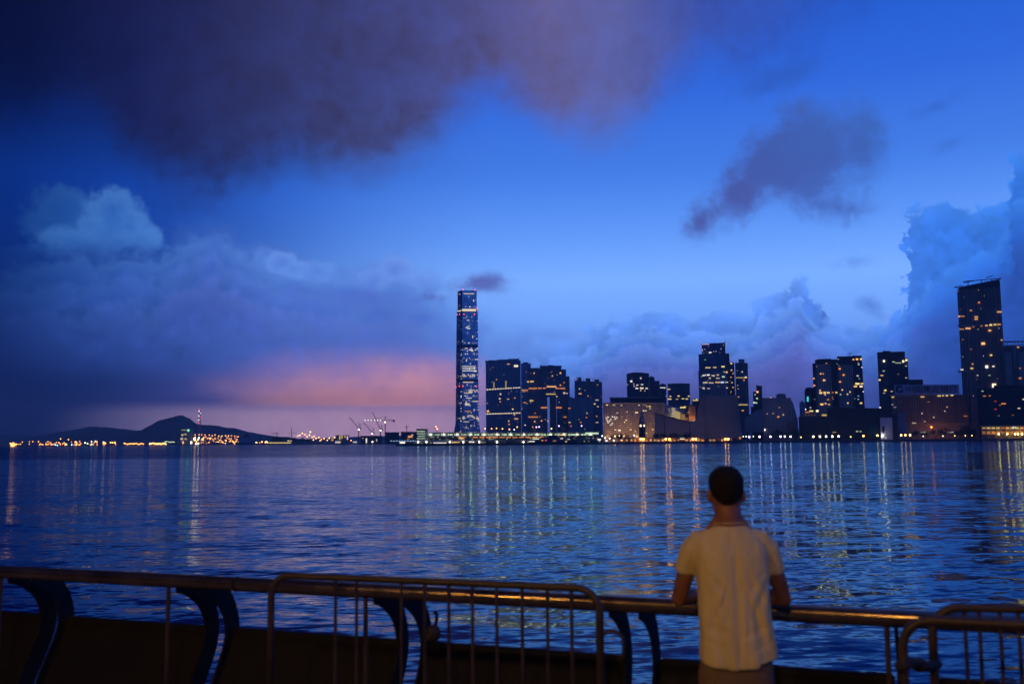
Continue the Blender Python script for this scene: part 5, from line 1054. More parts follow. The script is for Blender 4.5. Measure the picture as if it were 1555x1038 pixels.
# ------------------------------------------------------------------ left shore: port, cranes, ships
def port():
    rnd = random.Random(3)
    Y = 5200
    def flood(px, py, Yd, key, k, r, label, group, proto={}):
        q = at_y(px, py, Yd); h = max(q.z - LANDZ, 1.5)
        k *= 0.9; key2 = (key, k, r, group)
        if key2 not in proto:
            t = thing('floodlight_mast', label, 'floodlight', (0, 0, 0), group)
            bm = bmesh.new(); tube_path(bm, [(0, 0, -1.0), (0, 0, 1.0)], [0.5, 0.5], 5); o = obj('mast', bm, DARKMETAL, t)
            bm = bmesh.new(); add_ball(bm, (0, 0, 0), r, seg=6, rings=5); o2 = obj('floodlight', bm, lamp_mat(key, k), t)
            proto[key2] = t
        else: t = copy_tree(proto[key2], (0, 0, 0))
        t.location = (q.x, Yd, LANDZ)
        for c in t.children:
            if c.name.startswith('mast'): c.scale.z = h / 2; c.location.z = h / 2
            else: c.location.z = h
    L1 = ('orange floodlight on the far low shore left of the green-lit building', 'orange lights on the far left shore')
    for x, y in ((16, 673), (18.6, 674.6), (20.4, 672.4), (22, 675.4), (24.6, 674), (17.4, 676.6), (20, 676.6)): flood(x, y, Y, 'o', 12, 3.6, 'orange floodlight in the bright cluster at the far left end of the shore', 'bright cluster at the far left')
    for i in range(64): flood(26 + rnd.random() * 150, 675 - rnd.random() ** 2 * 5, Y, rnd.choice('ooow'), rnd.choice((4, 7)), 2.3, *L1)
    for x in (168, 171, 174.5, 158, 160): flood(x, 672 + rnd.uniform(-1, 1.6), Y, 'o', 12, 3.0, *L1)
    for x, y, k in ((84, 675, 'b'), (87, 676, 'b'), (100, 674, 'g'), (109, 675, 'b'), (129, 672, 'g'), (133, 673, 'g'), (139, 670, 'h'), (145, 669.6, 'h'), (139.4, 674, 'h'), (157, 671, 'h'), (116, 675.4, 'w'), (92, 666, 'o'), (104, 667, 'o')):
        flood(x, y, Y, k, 8, 2.6, 'pale floodlight among the orange lights on the far low shore', 'pale lights on the far left shore')
    for i in range(16): flood(189 + i * 1.9 + rnd.uniform(-.6, .6), 673.6 + rnd.uniform(-1, .8), Y, 'o', 8, 2.7, *L1)
    for i in range(17): flood(227 + i * 1.55 + rnd.uniform(-.4, .4), 673.4 + rnd.uniform(-1.2, .8), Y, rnd.choice('oow'), 11, 3.0, *L1)
    for i in range(6): flood(251 + i * 2.6, 670.6 + rnd.uniform(-.6, .6), Y, 'g', 4, 2.2, 'dim greenish floodlight on the low quay left of the green-lit building', 'greenish lights on the left quay')
    L2 = ('orange floodlight at the crowded container port under the lattice mast', 'orange lights of the container port')
    for i in range(14): flood(297 + i * 5.0 + rnd.uniform(-1, 1), 659.4 + rnd.uniform(-1, 1) + i * .2, 4950, rnd.choice('oow'), 6, 2.3, *L2)
    for i in range(64):
        x = 303 + rnd.random() * 60; flood(x, 662.5 + rnd.random() * 11.4, 4850 + rnd.random() * 90, rnd.choice('ooow'), rnd.choice((3, 5, 8)), rnd.choice((1.9, 2.6)), *L2)
    for i in range(14): flood(294.5 + rnd.random() * 9, 662 + rnd.random() * 12, 4900, rnd.choice('owh'), 10, 3.0, *L2)
    for i in range(8): flood(386 + rnd.random() * 20, 671.6 + rnd.uniform(-1.2, 1), 4650, 'w', 9, 2.8, *L2)
    for x, y in ((452, 662), (455, 660.6), (459, 657.6), (463, 659.6), (466, 662.6), (470, 660.4), (474, 663.6), (477, 662), (480, 665.4), (484, 664), (488, 667), (492, 665.6), (497, 668), (500, 665), (504, 668.4), (471.4, 655.6), (508, 664), (533, 668.4), (486, 668.8), (476, 667.4)): flood(x, y, 3800, rnd.choice('owy'), 8, 2.0, 'yellow lamp on the dark headland between the ship and the cranes', 'lamps on the left headland')
    gl = Bld('silo_building', 'grey port building with a green lamp on top beside the lattice mast', 'port building', 284, 4900)
    f = facade('silo_facade', (0.20, 0.22, 0.20), (0.10, 0.11, 0.10), cw=9, fh=9, ww=.6, wh=.5, lit=0.3, col=(1, .8, .4), col2=(.8, 1, .7), strength=0.5)
    gl.block('main_block', 274, 293.6, 651.6, f, depth=40); gl.block('low_block', 269.6, 274, 659, f, dd=4, depth=30); gl.block('roof_house', 277, 282, 650.4, CONC, dd=6, depth=12, ybot=652)
    gl.lamp(286, 653, 4.2, 'n', 9, dd=-4, name='green_lamp'); gl.lits([(277, 660, 3, 3, 'y', 1.2), (281.6, 659, 3, 2, 'p', 1.0), (276, 666, 4, 3, 'p', 1.2), (281.6, 666, 3, 2.4, 'y', 1.0), (279, 652.6, 8, 1.2, 'y', .7), (278, 671.6, 2.6, 4, 'w', 2.2), (290.4, 671.6, 3, 4, 'h', 3.0)], dd=-1)
    ms = Bld('lattice_mast', 'tall lattice mast lit with white and red lights behind the container port', 'mast', 302.4, 5050)
    bm = bmesh.new(); zt = ms.p(302.6, 621).z; c = ms.root.location
    for a_, b_ in ((-1, -1), (1, -1), (1, 1), (-1, 1)): tube_path(bm, [(c.x + a_ * 11, c.y + b_ * 11, LANDZ), (c.x + a_ * 5, c.y + b_ * 5, zt * .45), (c.x + a_ * 2.6, c.y + b_ * 2.6, zt)], 1.0, 4)
    obj('mast_legs', bm, plain('mast_steel', (0.35, 0.30, 0.32), 0.6), ms.root)
    bm = bmesh.new()
    for i in range(16):
        z0, z1 = LANDZ + (zt - LANDZ) * i / 16, LANDZ + (zt - LANDZ) * (i + 1) / 16
        w0, w1 = (11 - 8.4 * min(1, (i / 16) ** .7)), (11 - 8.4 * min(1, ((i + 1) / 16) ** .7))
        for s in (-1, 1): tube_path(bm, [(c.x + s * w0, c.y - w0, z0), (c.x - s * w1, c.y - w1, z1)], 0.6, 4)
        tube_path(bm, [(c.x - w1, c.y - w1, z1), (c.x + w1, c.y - w1, z1)], 0.6, 4)
    obj('mast_bracing', bm, plain('mast_steel', (0.35, 0.30, 0.32), 0.6), ms.root)
    for x, y, k in ((302.4, 624, 'h'), (304.6, 627, 'v'), (302, 631, 'h'), (304, 633.4, 'r'), (301.8, 637.4, 'h'), (302, 641.4, 'r'), (303, 621, 'r')): ms.lamp(x, y, 2.2, k, 5, dd=-8, name='mast_light')
    # ships
    s = Bld('cargo_ship', 'dark cargo ship with a pale stern house moored at the container port', 'ship', 374, 4450)
    hull = plain('ship_hull', (0.04, 0.035, 0.045), 0.6, scale=0.05); wh = plain('ship_house', (0.30, 0.28, 0.34), 0.6, scale=0.05)
    s.poly('hull', [(359, 675), (392, 675), (396, 672), (356, 672)], hull, depth=40); s.block('deck_house', 365, 383, 664.6, wh, dd=4, depth=25, ybot=672); s.block('upper_house', 369, 379, 661.6, plain('ship_house_dark', (0.07, 0.06, 0.08), 0.6), dd=6, depth=20, ybot=664.8); s.block('funnel', 372.6, 377, 658.4, hull, dd=8, depth=10, ybot=662); s.block('mast', 374, 374.8, 656.6, hull, dd=9, depth=2, ybot=659); s.block('bow_mast', 393, 393.8, 664, hull, dd=9, depth=2, ybot=672)
    s = Bld('barge', 'long dark barge with a bright yellow deck light strip left of the headland', 'barge', 430, 4100)
    s.poly('hull', [(402, 675), (452, 675), (454, 672.8), (398, 672.8)], hull, depth=30); s.block('deck_cover', 412, 449, 664.2, plain('barge_cover', (0.03, 0.026, 0.04), 0.7), dd=6, depth=20, ybot=671); s.block('cover_step', 418, 440, 663, plain('barge_cover', (0.03, 0.026, 0.04), 0.7), dd=8, depth=15, ybot=665)
    for i in range(8): s.lit(407 + i * 4.7, 672, 4.2, 1.5, 'y', 1.5, dd=-1, name='deck_light')
    s.lits([(438, 669, 3, 1.6, 'p', 1.5), (442, 669, 2.4, 1.4, 'y', 1.2)], dd=5)
    # small boat in the water in front of the hotel
    s = Bld('small_boat', 'tiny dark boat on the open water in front of the clock tower', 'boat', 934.6, 1130)
    def wz(px): return None
    s.poly('hull', [(931.8, 678.6), (937.6, 678.6), (938.6, 676.6), (931, 676.8)], plain('dark_hull', (0.03, 0.03, 0.04), 0.5), depth=3); s.block('cabin', 933.2, 936.6, 674.4, plain('boat_cabin', (0.05, 0.05, 0.06), 0.6), dd=.5, depth=2, ybot=676.8); s.block('mast', 934.6, 934.9, 672.4, DARKMETAL, dd=1, depth=.2, ybot=674.6)
    s.lamp(934.4, 675.2, .35, 'o', 5, dd=-.2)
    # construction cranes
    cm = plain('crane_steel', (0.10, 0.075, 0.07), 0.6, scale=0.2)
    def lattice(bm, p0, p1, w, n):
        p0, p1 = Vector(p0), Vector(p1); ax = (p1 - p0).normalized(); u = ax.cross(Vector((0, 1, 0))).normalized(); v = Vector((0, 1, 0))
        for a_, b_ in ((-1, -1), (1, -1), (1, 1), (-1, 1)): tube_path(bm, [p0 + u * a_ * w + v * b_ * w, p1 + u * a_ * w * .7 + v * b_ * w * .7], w * .32, 4)
        for i in range(n):
            a_ = p0.lerp(p1, i / n); c_ = p0.lerp(p1, (i + 1) / n); s_ = 1 if i % 2 else -1
            for q in (-1, 1): tube_path(bm, [a_ + u * s_ * w + v * q * w, c_ - u * s_ * w + v * q * w], w * .24, 4)
    def luffing(label, px, pb, pm, jx, jy, Yc=3350, lamp='h'):
        c = Bld('luffing_crane', label, 'crane', px, Yc)
        bm = bmesh.new(); lattice(bm, c.p(px, pb), c.p(px, pm), 1.5, 10); obj('mast', bm, cm, c.root)
        bm = bmesh.new(); lattice(bm, c.p(px, pm - .4), c.p(jx, jy), 1.1, 14); obj('jib', bm, cm, c.root)
        bm = bmesh.new(); q = c.p(px + 2.2, pm - 7); tube_path(bm, [c.p(px + .4, pm), q], .7, 5); tube_path(bm, [c.p(px + 3, pm + .4), q], .6, 5); tube_path(bm, [q, c.p(jx + (px - jx) * .12, jy + (pm - jy) * .12)], .25, 4); obj('a_frame', bm, cm, c.root)
        c.block('counter_jib', px - .5, px + 4.2, pm - .2, cm, depth=3, ybot=pm + 1.6); c.lamp(px + .2, pm + 1.8, 2.3, lamp, 12, dd=-3, name='work_lamp')
        return c
    luffing('luffing crane leaning left, leftmost of the raised cranes on the headland', 544.6, 668, 650, 530.4, 633)
    luffing('lowest luffing crane, its short jib pointing up left below the hammerhead crane', 565, 668, 656.4, 551.4, 641)
    luffing('luffing crane with the steepest jib crossing in front of the hammerhead crane jib', 577.6, 668, 651.4, 565.6, 625.8)
    c = Bld('hammerhead_crane', 'hammerhead tower crane with a row of white lights along its level jib', 'crane', 585, 3300)
    bm = bmesh.new(); lattice(bm, c.p(585, 668), c.p(585, 632), 1.4, 16); obj('mast', bm, cm, c.root)
    bm = bmesh.new(); lattice(bm, c.p(553.6, 638), c.p(599.4, 638), 1.1, 22); obj('jib', bm, cm, c.root)
    bm = bmesh.new(); tube_path(bm, [c.p(585, 632), c.p(562, 637.4)], .3, 4); tube_path(bm, [c.p(585, 632), c.p(598, 637.4)], .3, 4); obj('tie_bar', bm, cm, c.root)
    c.block('counterweight', 596.4, 599.6, 637, cm, depth=3, ybot=640.4); c.block('cab', 583.4, 586.6, 639, cm, depth=3, ybot=642); c.lamp(584.8, 640.6, 2.4, 'h', 10, dd=-3.5, name='work_lamp')
    for x in (554.6, 559, 563.4, 569, 573.4, 577.8): c.lamp(x, 637.8, 1.2, 'h', 6, dd=-1.5, name='jib_light')
    c = Bld('tower_crane', 'small tower crane with a short level jib over the lit flat-roofed blocks', 'crane', 617.4, 3260)
    bm = bmesh.new(); lattice(bm, c.p(617.4, 668), c.p(617.4, 644.4), 1.0, 14); obj('mast', bm, cm, c.root); bm = bmesh.new(); lattice(bm, c.p(614.4, 647.6), c.p(622, 647.6), .8, 6); obj('jib', bm, cm, c.root); c.block('cab', 616.6, 618.2, 648, cm, depth=2, ybot=649.6)
    c = Bld('tower_crane', 'distant tower crane with its jib level above the dark barge', 'crane', 421, 4600)
    bm = bmesh.new(); lattice(bm, c.p(420.6, 672), c.p(420.6, 655.6), 1.4, 10); obj('mast', bm, cm, c.root); bm = bmesh.new(); lattice(bm, c.p(412.6, 658), c.p(424, 657.4), 1.2, 8); obj('jib', bm, cm, c.root)
    c = Bld('tower_crane', 'faint distant tower crane with a bare mast right of the dark barge', 'crane', 442.6, 4600)
    bm = bmesh.new(); lattice(bm, c.p(442.6, 672), c.p(442.6, 650), 1.3, 12); obj('mast', bm, cm, c.root); bm = bmesh.new(); lattice(bm, c.p(438, 657.4), c.p(450, 656.8), 1.0, 8); obj('jib', bm, cm, c.root)
    # low buildings of the headland
    dk = plain('headland_building', (0.045, 0.04, 0.05), 0.8, scale=0.1)
    b = Bld('low_block', 'flat dark site building under the hammerhead crane', 'low block', 595, 3290)
    b.block('block_body', 585, 606, 656.4, dk, depth=30); b.block('roof_edge', 584.4, 606.6, 655.8, DARKROOF, dd=-1, depth=32, ybot=656.8)
    b = Bld('low_block', 'flat-roofed block with open lit floors left of the cruise terminal', 'low block', 621, 1650)
    b.block('block_body', 609, 633, 656, facade('headland_floors', (0.08, 0.08, 0.09), (0.1, 0.1, 0.09), cw=4, fh=3.6, ww=.7, wh=.5, lit=.12, col=(1, .75, .4), col2=(.8, 1, .8), strength=.8), depth=30); b.block('roof_edge', 608.4, 633.6, 655.2, DARKROOF, dd=-1, depth=32, ybot=656.2)
    b.lits([(623, 662.6, 7, 2.6, 'w', 1.2), (626, 660, 3, 1.4, 'p', 1.0), (611, 671.6, 8, 2.6, 'h', 1.8), (620, 666, 4, 1.2, 'o', .6)] + [(594 + i * 4.2, 669 + (i % 2) * .4, 2.8, 1.2, 'b', 1.1) for i in range(10)], dd=-1)
    b = Bld('site_shed', 'low orange-lit shed at the end of the headland left of the cranes', 'shed', 517, 3550)
    b.block('shed_body', 510, 530, 661.4, plain('shed_render', (0.36, 0.24, 0.12), 0.8, scale=0.1), depth=20); b.block('roof', 509.4, 530.6, 660.4, dk, dd=-1, depth=22, ybot=661.6)
    b.lits([(516, 664, 2, 6, 'y', 1.0), (519.4, 663, 2, 5, 'y', .9), (524, 662.6, 2.4, 1.6, 'y', 1.2), (505, 667, 3, 4, 'o', 1.0), (513, 671, 8, 2.6, 'h', 1.0), (527.6, 664.6, 2, 5, 'v', 1.6), (539, 670.8, 6, 2, 'h', 1.0)], dd=-2)
    b = Bld('site_shed', 'dark shed with white work lights in front of the luffing cranes', 'shed', 562, 3420)
    b.block('shed_body', 548, 580, 662, dk, depth=20); b.block('roof', 547.4, 580.6, 661.2, DARKROOF, dd=-1, depth=22, ybot=662.2)
    b.lits([(556.4, 668.6, 2, 7, 'h', 1.6), (572, 668, 1.6, 4, 'h', .8), (551, 665, 2.4, 1.4, 'w', .8), (577, 657.6, 4, 1.4, 'y', .6)], dd=-2); b.lamp(565.6, 670.6, 2.3, 'h', 12, dd=-3, name='work_lamp')
port()

# ------------------------------------------------------------------ the near promenade
RAILZ = 1.0
pa, pb = at_z(40, 869.5, RAILZ), at_z(1340, 937.0, RAILZ)
AX = Vector((pb.x - pa.x, pb.y - pa.y, 0)).normalized(); NX = Vector((-AX.y, AX.x, 0))
O = Vector((pb.x, pb.y, 0))
s0 = 0.0
def rf(s, t, z): return O + AX * s + NX * t + Vector((0, 0, z))
def s_of(px, py, z):
    p = at_z(px, py, z); return (p - O).dot(AX)
def promenade():
    pav = plain('promenade_paving', (0.16, 0.13, 0.11), 0.85, scale=1.2, var=0.3, bump=0.3)
    bm = bmesh.new()
    c = [rf(-60, .55, 0), rf(-60, -60, 0), rf(60, -60, 0), rf(60, .55, 0)]
    add_prism(bm, [(p.x, p.y) for p in c], WATERZ - 2, 0.0)
    tag(obj('promenade_ground', bm, pav), kind='structure')
    steel = plain('handrail_steel', (0.26, 0.20, 0.16), 0.19, 0.9, var=0.4, scale=4.0, bump=0.04)
    paint = plain('railing_dark_paint', (0.022, 0.022, 0.024), 0.8, 0.0, scale=6, bump=0.06, spec=0.06)
    panelm = plain('panel_dark_paint', (0.007, 0.0055, 0.0055), 0.7, 0.0, scale=2.5, var=0.5, bump=0.1, spec=0.25)
    rail = thing('promenade_railing', 'curved dark promenade railing with a fat steel handrail and bowed fins along the quay edge', 'railing', rf(-2, 0, 0))
    # positions of the posts
    known = [s_of(x, 868 + (x - 32) * .0498 + 8, RAILZ - 0.06) for x in (32, 288, 589, 948, 1348)]
    step = (known[-1] - known[0]) / 4
    posts = [known[0] + step * k for k in range(-5, 9)]
    bm = bmesh.new(); tube_path(bm, [rf(-9, 0, RAILZ), rf(9, 0, RAILZ)], 0.044, 24); obj('handrail', bm, steel, rail, True)
    for k, sp in enumerate(posts[:-1]):   # rail sleeves: slightly fatter joints over each second post
        if k % 2 == 0:
            bm = bmesh.new(); tube_path(bm, [rf(sp + .52, 0, RAILZ), rf(sp + .535, 0, RAILZ)], 0.0462, 24); obj('rail_joint', bm, paint, rail, True)
    # bowed section: centre line in the plane across the rail (t seaward, z up)
    bow = [(0.03, .955), (0.10, .95), (0.19, .925), (0.28, .87), (0.345, .79), (0.385, .69), (0.39, .60), (0.36, .50), (0.29, .37), (0.22, .24), (0.18, .10), (0.17, 0.0)]
    fine = []
    for i in range(len(bow) - 1):
        p0 = Vector(bow[max(i - 1, 0)]); p1 = Vector(bow[i]); p2 = Vector(bow[i + 1]); p3 = Vector(bow[min(i + 2, len(bow) - 1)])
        for q in range(4):
            t = q / 4; fine.append(0.5 * ((2 * p1) + (p2 - p0) * t + (2 * p0 - 5 * p1 + 4 * p2 - p3) * t * t + (-p0 + 3 * p1 - 3 * p2 + p3) * t ** 3))
    fine.append(Vector(bow[-1]))
    def offs(w):
        out = []
        for i, p in enumerate(fine):
            tg = (fine[min(i + 1, len(fine) - 1)] - fine[max(i - 1, 0)]).normalized(); n = Vector((-tg.y, tg.x))
            if n.x < 0: n = -n
            out.append((p, n))
        return [(p + n * w(i), p - n * w(i)) for i, (p, n) in enumerate(out)]
    nf = len(fine)
    prof = offs(lambda i: 0.07 if i > 10 else 0.036 + 0.034 * i / 10)
    for sp in posts:
        bm = bmesh.new(); tube_path(bm, [rf(sp, 0, -.01), rf(sp, 0, RAILZ)], 0.0135, 10); obj('stanchion', bm, plain('stanchion_brown', (0.08, 0.05, 0.03), 0.5, 0.3, scale=4), rail, True)
        bm = bmesh.new(); add_prism(bm, [tuple(rf(sp + a, b, 0).xy) for a, b in ((-.05, -.05), (.05, -.05), (.05, .05), (-.05, .05))], 0.0, 0.012); obj('base_plate', bm, paint, rail)
        for ds in (0.04, 0.205):
            bm = bmesh.new(); A, B = [], []
            for (o_, i_) in prof:
                A.append([bm.verts.new(rf(sp + ds + d, o_.x, o_.y)) for d in (-.008, .008)]); B.append([bm.verts.new(rf(sp + ds + d, i_.x, i_.y)) for d in (-.008, .008)])
            for i in range(nf - 1):
                for q in ((A[i][0], A[i + 1][0], B[i + 1][0], B[i][0]), (A[i][1], B[i][1], B[i + 1][1], A[i + 1][1]), (A[i][0], A[i][1], A[i + 1][1], A[i + 1][0]), (B[i][0], B[i + 1][0], B[i + 1][1], B[i][1])): bm.faces.new(q)
            for e in (0, nf - 1): bm.faces.new((A[e][0], B[e][0], B[e][1], A[e][1]))
            bmesh.ops.recalc_face_normals(bm, faces=bm.faces); obj('bowed_fin', bm, paint, rail)
    # panels between the fins, following the lower part of the bow, rounded top lip
    start = next(i for i, p in enumerate(fine) if p.y < 0.625)
    th = 0.03
    for k in range(len(posts) - 1):
        a, b = posts[k] + 0.225, posts[k + 1] + 0.02
        bm = bmesh.new(); rings = []
        sec = []
        pr2 = offs(lambda i: th)
        top = fine[start]
        sec += [pr2[i][0] for i in range(nf - 1, start - 1, -1)]
        for q in range(1, 6):
            an = PI * q / 6; sec.append(Vector((top.x + th * math.cos(an), top.y + th * math.sin(an))))
        sec += [pr2[i][1] for i in range(start, nf)]
        for s_ in (a, a + .02, b - .02, b):
            sh = 0.012 if s_ in (a, b) else 0.0
            rings.append([bm.verts.new(rf(s_, p.x, p.y - (sh if p.y > .5 else 0))) for p in sec])
        m = len(sec)
        for r in range(3):
            for i in range(m): bm.faces.new((rings[r][i], rings[r][(i + 1) % m], rings[r + 1][(i + 1) % m], rings[r + 1][i]))
        bm.faces.new(list(reversed(rings[0]))); bm.faces.new(rings[-1]); bmesh.ops.recalc_face_normals(bm, faces=bm.faces)
        obj('curved_panel', bm, panelm, rail)
    # hooked bracket on the fin behind the crowd barrier
    sp = posts[7]
    hk = bmesh.new(); base = at_y(657, 972, (rf(sp + .2, .27, .7)).y); k = base.y / F
    P = lambda px, py: at_y(px, py, base.y - 0.05)
    tube_path(hk, [P(661, 952), P(662.4, 944), P(663.2, 936), P(663.4, 931), P(661.6, 928.6), P(658.6, 930.2)], 0.010, 8)
    add_ball(hk, P(658, 961), 0.045, 0.035, 0.055); add_ball(hk, P(652, 968), 0.035, 0.03, 0.04)
    obj('rope_hook', hk, plain('hook_iron', (0.05, 0.04, 0.04), 0.7, 0.4, scale=8), rail, True)
    # crowd barriers
    galv = plain('barrier_galvanised', (0.075, 0.055, 0.042), 0.5, 0.4, scale=7, var=0.4, bump=0.08)
    def barrier(label, A, B, bars, hook=True, r=0.019, rc=0.11):
        A, B = Vector((A.x, A.y, 0)), Vector((B.x, B.y, 0)); ax = (B - A).normalized(); L = (B - A).length; side = Vector((-ax.y, ax.x, 0))
        t = thing('crowd_barrier', label, 'crowd barrier', (A + B) / 2, 'crowd barriers along the railing')
        H = 1.16; U = Vector((0, 0, 1))
        pts = [A + U * .03, A + U * (H - rc)]
        for q in range(1, 8): an = PI / 2 * q / 8; pts.append(A + ax * rc * (1 - math.cos(an)) + U * (H - rc + rc * math.sin(an)))
        pts += [A + ax * rc + U * H, B - ax * rc + U * H]
        for q in range(1, 8): an = PI / 2 * q / 8; pts.append(B - ax * rc * (1 - math.sin(an)) + U * (H - rc + rc * math.cos(an)))
        pts += [B + U * (H - rc), B + U * .03]
        bm = bmesh.new(); tube_path(bm, pts, r, 12); obj('frame', bm, galv, t, True)
        bm = bmesh.new(); tube_path(bm, [A + U * .2, B + U * .2], r * .9, 10); obj('lower_rail', bm, galv, t, True)
        for s_ in bars:
            bm = bmesh.new(); tube_path(bm, [A + ax * s_ + U * .2, A + ax * s_ + U * (H - .004)], 0.0085, 8); obj('bar', bm, galv, t, True)
        for e, q in ((A, .25), (B, -.25)):
            bm = bmesh.new(); tube_path(bm, [e - side * .28 + U * .02, e - side * .2 + U * .06, e + U * .09, e + side * .2 + U * .06, e + side * .28 + U * .02], r * .9, 8); obj('foot', bm, galv, t, True)
        if hook:
            bm = bmesh.new(); hp = [B + U * .92, B + ax * .02 + U * .95, B + ax * .045 + U * .965, B + ax * .08 + U * .965, B + ax * .11 + U * .945, B + ax * .117 + U * .90, B + ax * .113 + U * .855, B + ax * .09 + U * .83]
            tube_path(bm, hp, 0.009, 8); obj('coupling_hook', bm, galv, t, True)
        return t
    zt = 1.16
    A = at_z(411, 938, .75); B = at_z(909, 960, .82)
    A = at_z(412.5, 872.5, zt); B = at_z(909.5, 893.5, zt)
    A.z = B.z = 0; ax = (B - A).normalized(); L = (B - A).length
    def s_bar(px):
        d = ray(px, 930); 
        # intersect the sight line with the barrier's vertical plane
        nrm = Vector((-ax.y, ax.x, 0)); tt = A.dot(nrm) / d.dot(nrm); return (d * tt - A).dot(ax)
    bars = [s_bar(x) for x in (509.5, 541.5, 609.5, 645, 681.5, 717.5, 754.5, 793, 831.5, 868)]
    barrier('crowd barrier of thin vertical bars standing left of the man against the railing', A, B, bars)
    A2 = at_z(1414, 921.5, zt); B2 = A2 + (at_z(1560, 924.5, zt) - A2).normalized() * 2.1; A = A2.copy(); A.z = 0; ax = Vector((B2.x - A2.x, B2.y - A2.y, 0)).normalized()
    barrier('crowd barrier at the right with its rounded end hooked to a second one', A2, B2, [s_bar(x) for x in (1464.5, 1486.5, 1518, 1546)] + [1.0, 1.2, 1.4, 1.6, 1.8], hook=False)
    A3 = at_z(1369, 939, zt); B3 = A3 + (at_z(1560, 949, zt) - A3).normalized() * 2.1
    barrier('lower-looking crowd barrier standing nearest the viewer at the right, overlapping the other', A3, B3, [.62, 1.2, 1.5, 1.8], hook=False)
    # tie wire that couples the two right-hand barriers
    p0, p1 = at_z(1376, 1000, .66), at_z(1413, 1000, .68)
    q0 = Vector((A3.x, A3.y, .98)); q1 = Vector((A2.x, A2.y, .93)); bm = bmesh.new()
    d = (q1 - q0); tube_path(bm, [q0 - d * .12, q0 + d * .3 + Vector((0, 0, .012)), q0 + d * .7 - Vector((0, 0, .01)), q1 + d * .12], 0.022, 10); add_ball(bm, q0.lerp(q1, .5), .035, .03, .03)
    tag(obj('coupling_strap', bm, plain('hook_iron', (0.05, 0.04, 0.04), 0.7, 0.4), None, True), 'dark strap tying the two right-hand crowd barriers together', 'strap')
    # two street lamps of the promenade, behind the viewer; their light falls on the man and the railing
    def street_lamp(pos, label, k):
        t = thing('promenade_lamp', label, 'street lamp', pos, 'promenade lamps behind the viewer')
        m_ = plain('lamp_post_paint', (0.05, 0.05, 0.05), 0.5, 0.4)
        bm = bmesh.new(); tube_path(bm, [Vector(pos), Vector(pos) + Vector((0, 0, .5)), Vector(pos) + Vector((0, 0, 6.2))], [.11, .075, .05], 12); obj('post', bm, m_, t, True)
        bm = bmesh.new(); add_ball(bm, Vector(pos) + Vector((0, 0, 6.42)), .22, seg=16, rings=10); obj('globe', bm, glow('sodium_lamp_%g' % k, (1.0, 0.52, 0.11), k), t, True)
        bm = bmesh.new(); tube_path(bm, [Vector(pos) + Vector((0, 0, 6.63)), Vector(pos) + Vector((0, 0, 6.72))], [.16, .03], 12); obj('cap', bm, m_, t, True)
    foot = O + AX * ((Vector((0, 0, 0)) - O).dot(AX)); dperp = (foot.xy).length
    sh = s_of(745, 905, RAILZ) - (foot - O).dot(AX); sh2 = s_of(1392, 935, RAILZ) - (foot - O).dot(AX)
    D = 9.5
    street_lamp(tuple(foot + AX * (sh * (1 + D / dperp)) - NX * (D)), 'sodium street lamp on the promenade behind and left of the viewer', 320)
    street_lamp(tuple(foot + AX * (sh2 * (1 + D / dperp)) - NX * (D)), 'sodium street lamp on the promenade straight behind the viewer', 260)
promenade()
def sky_blocker():
    # unseen hall shape, added behind the viewer to keep sky light off the man
    w = plain('blocker_cladding', (0.05, 0.045, 0.04), 0.7, scale=0.3); g = plain('blocker_glass', (0.02, 0.022, 0.025), 0.15, scale=0.3)
    c = rf(0, -24, 0); t = thing('sky_blocker_hall', 'unseen dark hall shape added behind the viewer to block sky light from the promenade', 'building', c)
    def slab(name, s0_, s1_, t0_, t1_, z0, z1, m):
        bm = bmesh.new(); add_prism(bm, [tuple(rf(a, b, 0).xy) for a, b in ((s0_, t0_), (s0_, t1_), (s1_, t1_), (s1_, t0_))][::-1], z0, z1); obj(name, bm, m, t)
    slab('hall_body', -50, 50, -46, -24, 0, 16, w); slab('canopy', -52, 52, -24, -15.5, 11, 11.6, w)
    for k in range(11): slab('canopy_column', -48 + k * 9.6 - .25, -48 + k * 9.6 + .25, -16.5, -16, 0, 11, w)
    for k in range(12): slab('glazed_bay', -47 + k * 8, -41 + k * 8, -24, -23.9, .4, 9.5, g)
sky_blocker()

# ------------------------------------------------------------------ the man at the railing
def remesh(bm, voxel, smooth=6, name='m'):
    me = bpy.data.meshes.new(name); bm.to_mesh(me); bm.free()
    o = bpy.data.objects.new(name, me); COL.objects.link(o)
    r = o.modifiers.new('r', 'REMESH'); r.mode = 'VOXEL'; r.voxel_size = voxel
    if smooth:
        s = o.modifiers.new('s', 'SMOOTH'); s.factor = 0.5; s.iterations = smooth
    dg = bpy.context.evaluated_depsgraph_get(); dg.update()
    out = bpy.data.meshes.new_from_object(o.evaluated_get(dg)); bpy.data.objects.remove(o)
    for p in out.polygons: p.use_smooth = True
    return out
def loft(bm, rings, n=40, power=2.4):
    """rings: (x, y, z, rx, ry); closed stack of superellipses"""
    rows = []
    for (cx, cy, cz, rx, ry) in rings:
        row = []
        for k in range(n):
            a = 2 * PI * k / n; c, s = math.cos(a), math.sin(a)
            row.append(bm.verts.new((cx + rx * math.copysign(abs(c) ** (2 / power), c), cy + ry * math.copysign(abs(s) ** (2 / power), s), cz)))
        rows.append(row)
    for i in range(len(rows) - 1):
        for k in range(n): bm.faces.new((rows[i][k], rows[i][(k + 1) % n], rows[i + 1][(k + 1) % n], rows[i + 1][k]))
    bm.faces.new(list(reversed(rows[0]))); bm.faces.new(rows[-1])
